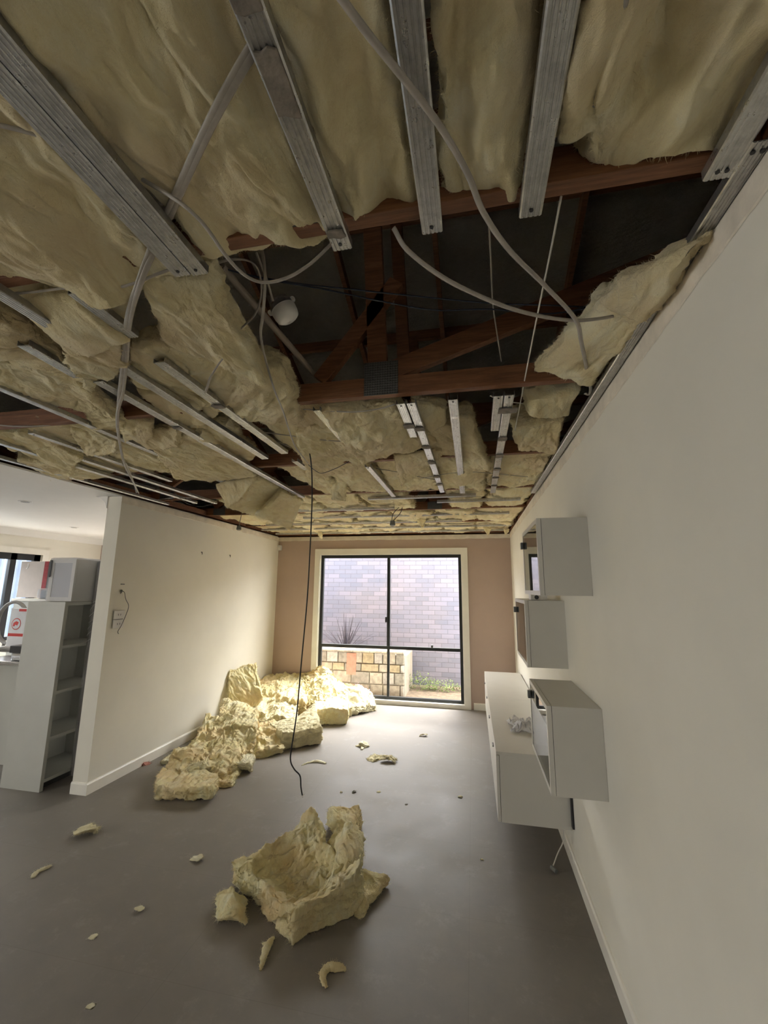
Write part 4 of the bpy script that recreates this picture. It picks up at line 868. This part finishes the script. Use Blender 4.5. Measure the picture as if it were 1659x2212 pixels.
# crumpled plastic sheet
def crumple(name, c, sx, sy, h, mat, seed, label, cat, n=46, floor=None):
    X, Y = np.meshgrid(np.linspace(-1, 1, n), np.linspace(-1, 1, n)); p = np.stack([X.ravel(), Y.ravel(), np.zeros(n*n)], 1)
    q = p*np.array([1.6, 1.6, 1])+seed*3.1; z = np.abs(pn(q*1.2))*1.2+np.abs(pn(q*3))*.5+np.abs(pn(q*7))*.2
    rimf = 1+.25*pn(q*1.3+4); P = np.stack([p[:, 0]*sx*rimf+.25*sx*pn(q+9), p[:, 1]*sy*rimf+.25*sy*pn(q+19), h*z*(1-.5*np.maximum(np.abs(p[:, 0]), np.abs(p[:, 1]))**3)+.002], 1)+np.array(c)
    f = [(j*n+i, j*n+i+1, (j+1)*n+i+1, (j+1)*n+i) for j in range(n-1) for i in range(n-1)]
    me = bpy.data.meshes.new(name); me.from_pydata(P.tolist(), [], f); o = link(name, me, mat, None, True); o.modifiers.new('t', 'SOLIDIFY').thickness = .0012
    return tag(o, label, cat)
crumple('plastic_sheet', (.33, 3.45, .622), .09, .14, .07, M_SHEET, 2, 'crumpled clear plastic sheet lying on the low media cabinet', 'plastic sheet')

# ------------------------------------------------------------------ left wall details
ow = empty('power_outlet', (LX, 3.19, 1.33), 'white double wall outlet, hanging loose on the left wall near its end', 'wall outlet')
box('cover_plate', (LX+.006, 3.15, 1.335), (LX+.016, 3.265, 1.405), M_PLASTW, ow, .003)
box('cover_plate', (LX+.006, 3.15, 1.258), (LX+.016, 3.265, 1.328), M_PLASTW, ow, .003)
box('back_box', (LX, 3.155, 1.265), (LX+.006, 3.26, 1.40), M_GREYW, ow)
for z in (1.37, 1.293):
    for dy in (-.012, .012): box('socket_slot', (LX+.016, 3.205+dy, z-.008), (LX+.0168, 3.209+dy, z+.008), M_CABD, ow)
hw = empty('loose_wall_wire', (LX, 3.21, 1.58), 'thin grey wire looping out of a hole above the left wall outlet', 'wire')
MB().cyl((LX+.0005, 3.21, 1.57), (LX+.004, 3.21, 1.57), .014, n=12).build('wall_hole', M_GREY, hw)
tube('wire', [(LX+.004, 3.21, 1.57), (LX+.03, 3.215, 1.56), (LX+.03, 3.24, 1.50), (LX+.035, 3.275, 1.44), (LX+.03, 3.26, 1.36), (LX+.03, 3.225, 1.28), (LX+.025, 3.20, 1.23), (LX+.02, 3.215, 1.21)], .003, M_GREY, hw, 1, 8)
tube('wire', [(LX+.004, 3.205, 1.575), (LX+.03, 3.19, 1.572), (LX+.03, 3.175, 1.55)], .004, M_GREY, hw, 1, 6)
box('bracket_scrap', (LX+.001, 3.195, 1.625), (LX+.006, 3.235, 1.634), M_GREY, hw)
for y, z, lab in ((4.28, 2.0, 'small dark wall hook on the left wall, the one farther from the window'), (4.86, 2.01, 'small dark wall hook on the left wall, the one nearer the window')):
    h = empty('wall_hook', (LX, y, z), lab, 'hook', 'hooks on the left wall'); MB().cyl((LX, y, z), (LX+.014, y, z), .004, n=8).build('shank', M_CABD, h); MB().cyl((LX+.012, y, z), (LX+.014, y, z-.025), .0035, n=8).build('tip', M_CABD, h)
sn = empty('corner_sensor', (LX+.04, YB, 2.22), 'small white alarm sensor in the corner between left wall and taupe wall', 'sensor')
box('sensor_body', (LX+.005, YB-.05, 2.19), (LX+.06, YB-.0005, 2.27), M_PLASTW, sn, .006)
box('sensor_lens', (LX+.015, YB-.053, 2.20), (LX+.05, YB-.049, 2.235), M_TRIM, sn, .001)

# ------------------------------------------------------------------ insulation on the floor
def chunk(px, th, label, seed, res=.008, mat=None, sag=None, thick=None, group='torn batts on the floor', z=0.0, **k):
    c = [PZ(p[0], p[1], z)+np.array([0, 0, .001]) for p in px]
    k.setdefault('a', (.022, .016, .007, .002)); k.setdefault('torn', .028); k.setdefault('spikes', .010); k.setdefault('hair', 22000); k.setdefault('hair_len', .024)
    return tag(slab('torn_insulation', c, th, mat or M_WOOL2, res=res, seed=seed, thick=thick, sag=sag, floor=.001 if z == 0 else None, **k), label, 'torn insulation', group)
# crater shaped chunk in the foreground (front-left, front, right, back)
chunk([(503, 1912), (637, 2042), (785, 1965), (668, 1850)], .115, 'big crater shaped batt chunk standing nearest the camera', 101, .0048,
      thick=[[1.15, 1.0, .95, .9, 1.0, 1.05], [1.1, .55, .45, .5, .8, 1.15], [1.35, .42, .22, .25, .75, 1.25], [1.45, .5, .20, .25, .85, 1.45], [1.65, 1.1, .50, .6, 1.3, 1.7], [1.7, 1.75, 1.3, .9, 1.4, 2.0]], a=(.014, .020, .011, .004), torn=.014, rnd_e=.012)
chunk([(610, 1858), (690, 1880), (705, 1832), (640, 1822)], .18, 'peaked corner of wool rising at the back of the crater chunk', 102, .005, thick=[[.4, .6, .5], [.5, .9, .6], [.6, 1.3, .7]], a=(.012, .014, .007, .003))
chunk([(715, 1960), (778, 1950), (772, 1835), (730, 1840)], .20, 'tall ridge of wool along the right of the crater chunk', 103, .005, thick=[[.45, .6, .55], [.8, 1.05, .9], [.8, 1.15, .85], [.45, .8, .5]], a=(.012, .016, .007, .003))
chunk([(718, 1838), (770, 1835), (776, 1775), (716, 1772)], .12, 'small lump joined behind the crater chunk', 104, .005, thick=[[.6, .9, .7], [.9, 1.0, .9], [.9, .8, .8]])
chunk([(775, 1975), (800, 1965), (832, 1915), (785, 1905)], .045, 'ragged wool scrap lying right of the crater chunk', 105, .005)
chunk([(468, 1998), (520, 1998), (525, 1955), (478, 1945)], .07, 'small wool lump lying left of the crater chunk', 106, .005, thick=[[.5, .9, .4], [.9, 1.1, .6], [.5, .8, .5]])
# the long pile by the left wall
chunk([(335, 1730), (462, 1732), (470, 1690), (345, 1688)], .10, 'flat square batt piece at the near end of the long pile', 107, .006, thick=[[.9, 1, .9], [.9, 1, .8]], torn=.012)
chunk([(355, 1690), (480, 1690), (545, 1640), (400, 1640)], .16, 'tangled wool heap behind the flat square piece', 108, .006, thick=[[.5, .8, .6], [1.2, .8, .7], [.7, 1.2, .5]], a=(.032, .024, .01, .003))
chunk([(455, 1672), (545, 1668), (548, 1645), (450, 1645)], .12, 'pale roll of wool on the right of the long pile', 109, .006, thick=[[.6, .8, .7], [.7, .8, .6]], mat=M_WOOLW)
chunk([(400, 1650), (540, 1645), (555, 1600), (440, 1600)], .26, 'orange tinted crumpled wool mound in the long pile', 110, .006, thick=[[.4, .5, .35], [.8, .75, .8], [1.0, 1.0, .9]], a=(.035, .026, .01, .003))
chunk([(465, 1620), (550, 1622), (552, 1585), (475, 1575)], .34, 'upright square batt with ragged top in the long pile', 111, .006, thick=[[.6, .7, .7], [1.0, .95, .85]], a=(.02, .018, .008, .003))
chunk([(425, 1700), (500, 1700), (520, 1670), (470, 1668)], .05, 'thin loose wool tuft at the front right of the long pile', 112, .006)
chunk([(352, 1652), (400, 1648), (405, 1622), (370, 1632)], .04, 'thin wispy wool strip left of the long pile near the skirting', 113, .006, mat=M_WOOLW)
chunk([(548, 1640), (612, 1628), (605, 1590), (560, 1592)], .17, 'wool bridge between the long pile and the square batt', 114, .006, thick=[[.4, .5, .5], [.9, 1, .8]])
chunk([(578, 1600), (608, 1622), (694, 1610), (680, 1568)], .20, 'square batt with grey dirty top beside the black wire', 115, .0055, mat=M_WOOLG, thick=[[.9, .8, .85], [.9, .9, .8], [1.2, 1.0, .9]], a=(.014, .014, .007, .003), torn=.01)
chunk([(492, 1565), (570, 1568), (590, 1530), (500, 1525)], .24, 'batt folded on the floor against the left wall skirting', 116, .006, mat=M_WOOLG, thick=[[.6, .7, .6], [.9, 1, .8]])
chunk([(560, 1570), (640, 1575), (640, 1530), (575, 1525)], .24, 'grey-streaked wool heap behind the square batt', 117, .006, mat=M_WOOLG, thick=[[.4, .6, .5], [.9, 1.1, .8]], a=(.03, .025, .01, .003))
# batt leaning on the left wall
tag(slab('torn_insulation', [(-2.90, 4.85, .03), (-2.55, 5.10, .28), (-2.82, 5.35, .62), (-2.99, 5.02, .60)], .10, M_WOOL2, res=.007, seed=118, a=(.025, .018, .008, .003), torn=.02, up=(-1, 0, .4), room=True), 'batt leaning upright against the left wall', 'torn insulation', 'torn batts on the floor')
chunk([(545, 1545), (660, 1550), (680, 1510), (560, 1505)], .36, 'high ridge of tangled wool beside the leaning batt', 119, .007, thick=[[.4, .6, .6], [.9, .8, .7], [.9, 1.0, .9]], a=(.04, .03, .012, .003))
chunk([(672, 1568), (752, 1566), (750, 1538), (680, 1538)], .19, 'square ended batt piece in front of the window pile', 120, .0055, thick=[[.95, 1, .95], [.9, 1, .9]], torn=.01, a=(.014, .014, .007, .003))
chunk([(640, 1548), (740, 1545), (740, 1510), (655, 1508)], .40, 'highest orange lit wool mound below the window', 121, .006, thick=[[.3, .5, .4], [.7, .95, .6], [.9, 1.25, .7]], a=(.045, .032, .012, .004))
chunk([(735, 1552), (810, 1535), (800, 1505), (740, 1510)], .26, 'pale fluffy wool mound at the right end of the window pile', 122, .006, thick=[[.4, .5, .3], [.9, .9, .6], [1.0, .9, .6]], a=(.035, .025, .01, .003), mat=M_WOOLW)
chunk([(620, 1530), (720, 1520), (730, 1500), (630, 1500)], .36, 'wool heap at the foot of the taupe wall', 123, .008, thick=[[.7, .8, .6], [.9, 1.0, .8]], a=(.04, .03, .012, .003))
# scraps
scraps = [(683, 1648, .055, .018, 'flat pale wisp of wool right of the black wire end', M_WOOLW), (785, 1613, .045, .04, 'small fluffy tuft in the middle of the floor', M_WOOLW), (810, 1640, .06, .045, 'left lump of the wool scrap pair in the middle of the floor', M_WOOLG), (845, 1645, .06, .035, 'right lump of the wool scrap pair in the middle of the floor', M_WOOLG),
          (825, 1575, .07, .02, 'yellow scrap lying nearest the window pile on the floor', M_WOOLW), (912, 1590, .04, .012, 'thin white scrap on the floor near the low cabinet', M_WOOLW), (193, 1800, .055, .03, 'beige flake of wool on the left floor', M_WOOLG), (92, 1884, .035, .02, 'bent strip of wool at the left edge of the floor', M_WOOLW),
          (427, 1857, .028, .018, 'small white tuft left of the crater chunk', M_WOOLW), (302, 1965, .022, .008, 'tiny white fleck between the left edge and the crater chunk', M_WOOLW), (196, 2027, .02, .009, 'tiny pale fleck low on the left floor', M_WOOLW), (197, 2173, .012, .004, 'tiny white splinter at the bottom left of the floor', M_WOOLW),
          (575, 2062, .05, .02, 'slender pointed shred in front of the crater chunk', M_WOOL2), (722, 2105, .045, .022, 'forked shred of wool nearest the camera', M_WOOL2), (310, 1652, .05, .02, 'reddish scrap beside the left skirting', None),
          (765, 1711, .018, .016, 'dark grey plaster crumb behind the crater chunk', 'G'), (736, 1712, .012, .01, 'pale crumb beside the dark plaster crumb', M_WOOLW), (818, 1711, .012, .01, 'pale crumb right of the dark plaster crumb', M_WOOLW), (995, 1722, .015, .012, 'white crumb left of the low cabinet', M_WOOLW), (1042, 1857, .012, .01, 'white crumb in front of the low cabinet', M_WOOLW), (877, 1738, .008, .008, 'tiny dark crumb in the middle right of the floor', 'G')]
SHREDS = {13: [[(705, 2135, .004), (697, 2112, .008), (708, 2094, .011), (725, 2093, .012), (747, 2096, .007)], [(724, 2096, .010), (727, 2088, .006), (726, 2079, .002)], [(689, 2108, .002), (696, 2100, .006), (704, 2096, .009)]],
          12: [[(591, 2025, .003), (584, 2036, .008), (576, 2050, .010), (571, 2068, .008), (566, 2084, .006), (563, 2097, .002)], [(580, 2042, .008), (572, 2040, .004), (566, 2041, .001)]],
          7: [[(108, 1871, .004), (97, 1878, .009), (82, 1884, .006), (75, 1890, .008), (71, 1897, .006)]],
          0: [[(651, 1654, .002), (668, 1648, .006), (687, 1646, .010), (704, 1650, .006)]],
          4: [[(768, 1612, .003), (778, 1612, .014), (786, 1608, .020), (795, 1614, .010)], [(785, 1612, .012), (781, 1620, .006)]]}
def shred(name, arms, mat, seed):
    V = []; F = []; rs = np.random.RandomState(seed)
    for arm in arms:
        P = np.array([list(PZ(a, b, 0)[:2])+[max(.0015, r_*.55)] for a, b, r_ in arm]); R_ = np.array([a[2] for a in arm]); S_ = spline(np.hstack([P, R_[:, None]]), 7); C_, rr_ = S_[:, :3], np.maximum(S_[:, 3]*1.45, .0012)
        T_ = np.gradient(C_, axis=0); T_ /= np.linalg.norm(T_, axis=1)[:, None]; A_ = np.cross(T_, [0, 0, 1.]); A_ /= np.linalg.norm(A_, axis=1)[:, None]; sd = 14; b0 = len(V)
        for p, a_, r_ in zip(C_, A_, rr_):
            for k in range(sd):
                q = 2*math.pi*k/sd; o_ = a_*math.cos(q)*r_*1.25+np.array([0, 0, 1])*math.sin(q)*r_*.7; V.append(p+o_)
        m = len(C_)
        for i in range(m-1):
            for k in range(sd): j = (k+1) % sd; F.append((b0+i*sd+k, b0+i*sd+j, b0+(i+1)*sd+j, b0+(i+1)*sd+k))
        F.append(tuple(range(b0+sd-1, b0-1, -1))); F.append(tuple(range(b0+(m-1)*sd, b0+m*sd)))
    V = np.array(V); V += .0045*vn(V*90+seed)+.003*vn(V*230+seed)
    n0 = len(V); nh = 260; ix = rs.randint(0, n0, nh); D = rs.normal(size=(nh, 3)); D[:, 2] = np.abs(D[:, 2])*.5; D /= np.linalg.norm(D, axis=1)[:, None]; sd_ = np.cross(D, rs.normal(size=(nh, 3))); sd_ /= np.linalg.norm(sd_, axis=1)[:, None]; sd_ *= .0005; hl = rs.uniform(.006, .018, (nh, 1))
    H = np.stack([V[ix]-sd_, V[ix]+sd_, V[ix]+D*hl+sd_*.2, V[ix]+D*hl-sd_*.2], 1).reshape(-1, 3)
    F += [(n0+4*i, n0+4*i+1, n0+4*i+2, n0+4*i+3) for i in range(nh)]; V = np.vstack([V, H]); V[:, 2] = np.maximum(V[:, 2], .0006)
    me = bpy.data.meshes.new(name); me.from_pydata(V.tolist(), [], F); return link(name, me, mat, None, True)
M_REDD = plain('reddish_scrap', (.42, .20, .16), .9, var=.3, scale=20); M_GREYC = plain('grey_crumb', (.22, .21, .19), .9)
for i, (px, py, s, h, lab, mt) in enumerate(scraps):
    c = PZ(px, py, 0); r = random.Random(i); an = r.uniform(-.5, .5); ca, sa = math.cos(an), math.sin(an); el = r.uniform(.45, .8) if s > .02 else .8
    if i in (12, 7): an = 1.1; ca, sa = math.cos(an), math.sin(an); el = .35
    q = [(-1, -el), (1, -el*.8), (.9, el), (-.8, el*.7)]
    cc = [np.array([c[0]+s*(a_*ca-b_*sa), c[1]+s*(a_*sa+b_*ca), .001]) for a_, b_ in q]
    m_ = {None: M_REDD, 'G': M_GREYC}.get(mt, mt) if not isinstance(mt, bpy.types.Material) else mt
    if i in SHREDS: tag(shred('wool_scrap', SHREDS[i], m_, i), lab, 'scrap', 'scraps on the floor'); continue
    nm = 'wool_scrap' if m_ not in (M_REDD, M_GREYC) else 'debris_scrap'
    k_ = s/.05
    tag(slab(nm, cc, h, m_, res=max(.0022, s/16), seed=200+i, a=(.026*k_, .016*k_, .006*k_, .001), torn=.034*k_, spikes=.012*k_, rnd_e=.02*k_, hair=60000, hair_len=.022*min(1.3, k_), hair_w=.0005*min(1, k_+.2), floor=.0005, thick=[[.4, .9, .5], [.9, .7, .8], [.5, 1, .4]]), lab, 'scrap', 'scraps on the floor')

# ------------------------------------------------------------------ kitchen side
su = empty('shelving_unit', (-3.6, 3.05, 0), 'tall open white shelving unit beside the end of the left wall', 'shelving unit')
x0, x1, y0, y1, zt = -3.79, -3.40, 3.05, 3.62, 1.475; t = .03
box('side_panel', (x0, y0, .0), (x1, y0+t, zt-t), M_SHELF, su, .001); box('side_panel', (x0, y1-t, 0), (x1, y1, zt-t), M_SHELF, su, .001)
box('top_panel', (x0, y0, zt-t), (x1, y1, zt), M_SHELF, su, .001); box('back_panel', (x0, y0+t, .05), (x0+.008, y1-t, zt-t), M_SHELF, su)
for z in (.07, .385, .74, 1.10): box('shelf', (x0+.01, y0+t, z-.012), (x1-.004, y1-t, z+.012), M_SHELF, su)
box('kick_shadow', (x0+.02, y0+t, .0), (x1-.05, y1-t, .055), M_CABD, su)  # black strip stands in for the shadow at the foot of the unit
# wrapped panel between shelving and wall
wp = empty('wrapped_mattress', (-3.30, 3.45, 0), 'tall grey panel wrapped in shiny clear plastic behind the wall end', 'wrapped panel')
o = box('panel_body', (-3.385, 3.30, .02), (-3.17, 3.38, 1.83), plain('grey_fabric_panel', (.40, .39, .40), .8, var=.05), wp, .02)
f_ = box('plastic_wrap', (-3.392, 3.292, .02), (-3.163, 3.39, 1.84), M_FILM, wp, .02)
for i in range(7):
    z = 1.12+i*.055; tube('wrap_crease', [(-3.39, 3.290, z), (-3.31, 3.287, z+.05+.02*(i % 3)), (-3.25, 3.289, z+.11+.02*(i % 2))], .0025, M_BAG, wp, .5, 5, 5)
box('tape_strip', (-3.235, 3.286, 1.40), (-3.228, 3.291, 1.58), M_CABD, wp)
# glass-door cabinet wrapped in film on top of the shelving unit
gc = empty('wrapped_glass_cabinet', (-3.6, 3.3, zt), 'small white glass-door cabinet wrapped in film on top of the shelving unit', 'cabinet')
a0, a1, b0, b1, c0, c1 = -3.665, -3.402, 3.12, 3.45, zt+.003, 1.845
mb = MB(); t = .018
mb.box((a0, b1-t, c0), (a1, b1, c1)).box((a0, b0, c0), (a0+t, b1-t, c1)).box((a1-t, b0, c0), (a1, b1-t, c1)).box((a0+t, b0, c0), (a1-t, b1-t, c0+t)).box((a0+t, b0, c1-t), (a1-t, b1-t, c1)); mb.build('carcass', M_TRIM, gc)
mb = MB(); e = .035; mb.box((a0, b0-.02, c0), (a0+e, b0-.001, c1)).box((a1-e, b0-.02, c0), (a1, b0-.001, c1)).box((a0+e, b0-.02, c0), (a1-e, b0-.001, c0+e)).box((a0+e, b0-.02, c1-e), (a1-e, b0-.001, c1)); mb.build('door_frame', M_TRIM, gc)
box('frosted_glass', (a0+e, b0-.014, c0+e), (a1-e, b0-.009, c1-e), plain('frosted_glass', (.55, .55, .58), .3, var=.05), gc)
box('plastic_wrap', (a0-.012, b0-.03, c0+.001), (a1+.008, b1+.006, c1+.012), M_FILM, gc, .02)
box('corner_strap', (a0+.0, b0-.036, c1-.16), (a0+.022, b0-.031, c1-.01), M_CABD, gc, .002)
# low white cabinet behind with metal frame, things on it
kb = empty('kitchen_cabinet', (-4.3, 3.4, 0), 'low white cabinet with a rolled steel rim left of the shelving unit', 'cabinet')
box('cabinet_body', (-4.75, 3.40, .0), (-3.86, 3.70, .86), M_SHELF, kb, .004); box('steel_top', (-4.78, 3.37, .862), (-3.85, 3.72, .89), M_STEEL, kb, .006)
tube('steel_rail', [(-4.6, 3.34, .90), (-4.12, 3.34, .90), (-4.07, 3.34, .88), (-4.06, 3.34, .80), (-4.07, 3.34, .4), (-4.08, 3.34, .03)], .008, M_STEEL, kb, 1, 8)
ta = empty('kitchen_appliance', (-4.3, 3.55, .89), 'small steel and black appliance on the low white cabinet', 'appliance')
box('steel_body', (-4.42, 3.47, .892), (-4.16, 3.62, .96), M_STEEL, ta, .01); box('black_head', (-4.44, 3.46, .961), (-4.18, 3.60, 1.03), M_CABD, ta, .008); MB().cyl((-4.10, 3.52, .892), (-4.10, 3.52, .99), .045, .055, n=20).build('steel_cup', M_STEEL, ta)
tc_ = empty('tall_cupboard', (-4.8, 4.4, 0), 'tall white cupboard behind the shelving unit carrying the boxes', 'cupboard')
box('cupboard_body', (-5.5, 4.25, 0), (-4.2, 4.75, 1.42), M_SHELF, tc_, .004); box('cupboard_top', (-5.52, 4.23, 1.422), (-4.18, 4.77, 1.45), M_TRIM, tc_, .003)
ch_ = empty('storage_chest', (-5.2, 3.98, 0), 'low white chest under the oval-backed chair in the kitchen', 'chest')
box('chest_body', (-5.55, 3.80, 0), (-4.80, 4.20, .42), M_SHELF, ch_, .004); box('chest_lid', (-5.56, 3.79, .422), (-4.79, 4.21, .45), M_TRIM, ch_, .003)
oc = empty('oval_back_chair', (-5.2, 4.0, .45), 'grey oval-backed dining chair standing on a chest in front of the kitchen window', 'chair')
cc_ = PY(26, 1345, 3.9); cx_, cy_, cz_ = cc_; R1, R2 = .20, .225
tube('oval_back', [(cx_+R1*math.cos(q), cy_, cz_+R2*math.sin(q)) for q in np.linspace(0, 2*math.pi, 25)], .022, M_GREYW, oc, .8, 3, 8)
box('seat', (cx_-.22, cy_-.10, .90), (cx_+.22, cy_+.28, .935), M_GREYW, oc, .015)
for sx in (-.19, .19):
    for sy in (-.07, .25): MB().cyl((cx_+sx, cy_+sy, .451), (cx_+sx*.95, cy_+sy, .90), .013, .020, n=10).build('leg', M_GREYW, oc)
for sx in (-.07, .07): MB().cyl((cx_+sx, cy_, .93), (cx_+sx, cy_, cz_-.20), .014, n=10).build('back_post', M_GREYW, oc)
tube('apron', [(cx_-.24, cy_-.11, .93), (cx_-.1, cy_-.12, .955), (cx_, cy_-.12, .93), (cx_+.1, cy_-.12, .955), (cx_+.24, cy_-.11, .93)], .024, M_GREYW, oc, .7, 5, 8)
p0 = PY(27, 1313, 3.86); p1 = PY(62, 1313, 3.86); xa, xb, zt2 = p0[0], p1[0], p0[2]; zb = .937
bg_ = empty('printed_bag', ((xa+xb)/2, 3.88, zb), 'white bag with red print standing on the chair beside the shelving unit', 'bag')
box('bag_body', (xa, 3.85, zb), (xb, 3.888, zt2), M_BAG, bg_, .008); xm = (xa+xb)/2-.01; zm = zt2-.17; yf_ = 3.8495
MB().cyl((xm, yf_, zm), (xm, yf_-.001, zm), .062, n=28).build('red_ring', M_REDP, bg_); MB().cyl((xm, yf_-.0012, zm), (xm, yf_-.002, zm), .054, n=28).build('ring_centre', M_BAG, bg_)
MB().quad_prism([(xm+a*1.2, yf_-.0022, zm+b*1.2) for a, b in ((-.035, -.02), (-.015, -.022), (-.005, -.005), (.015, -.015), (.028, .015), (0, .025), (-.03, .01))], (0, -.0006, 0)).build('red_emblem', M_REDP, bg_)
box('red_panel', (xb-.11, yf_-.001, zt2-.035), (xb-.01, yf_, zt2-.008), M_REDP, bg_); box('red_panel', (xa+.01, yf_-.001, zm-.13), (xb-.01, yf_, zm-.10), M_REDP, bg_)
bx = empty('wrapped_appliance', (-4.6, 4.4, 1.45), 'blue-grey appliance in clear wrap just above the shelving unit top, left end', 'appliance')
qa, qb = PY(85, 1290, 4.27)[0], PY(140, 1290, 4.27)[0]
box('appliance_body', (qa, 4.27, 1.452), (qb, 4.56, 1.56), plain('blue_grey_plastic', (.16, .19, .22), .4), bx, .02)
MB().cyl((qa+.12, 4.269, 1.52), (qa+.12, 4.26, 1.52), .018, n=18).build('knob', M_GREYW, bx); box('plastic_wrap', (qa-.03, 4.25, 1.452), (qb+.03, 4.58, 1.575), M_FILM, bx, .03)
x50, x100, x115 = [PY(q, 1216, 4.62)[0] for q in (50, 100, 116)]; zt3 = PY(60, 1213, 4.62)[2]
cbx = empty('cardboard_box', ((x50+x100)/2, 4.66, 1.45), 'beige box with a dark red edge stacked under the kitchen window', 'box')
box('box_body', (x50, 4.60, 1.452), (x100, 4.74, zt3), M_BOX, cbx, .003); box('red_edge', (x100+.001, 4.60, 1.452), (x115-.05, 4.74, zt3), M_RED, cbx, .002)
box('dark_edge', (x115-.049, 4.60, 1.452), (x115+.03, 4.74, zt3), plain('dark_grey_card', (.09, .085, .08), .8), cbx, .002)
tube('white_string', [(x50+.12, 4.597, zt3-.03), (x50+.13, 4.594, zt3-.07), (x50+.10, 4.594, zt3-.10)], .006, M_BAG, cbx, .5, 5, 6)
# downlights
for x, y, lab in ((-4.16, 3.17, 'recessed white downlight in the kitchen ceiling, nearer the camera'), (-5.34, 4.76, 'recessed white downlight in the kitchen ceiling, farther from the camera')):
    d = empty('downlight', (x, y, CH), lab, 'downlight', 'kitchen downlights')
    MB().cyl((x, y, CH-.006), (x, y, CH-.0005), .052, .056, n=28).build('trim_ring', M_PLASTW, d); MB().cyl((x, y, CH-.0085), (x, y, CH-.0062), .034, n=24).build('lens', M_GREYW, d)
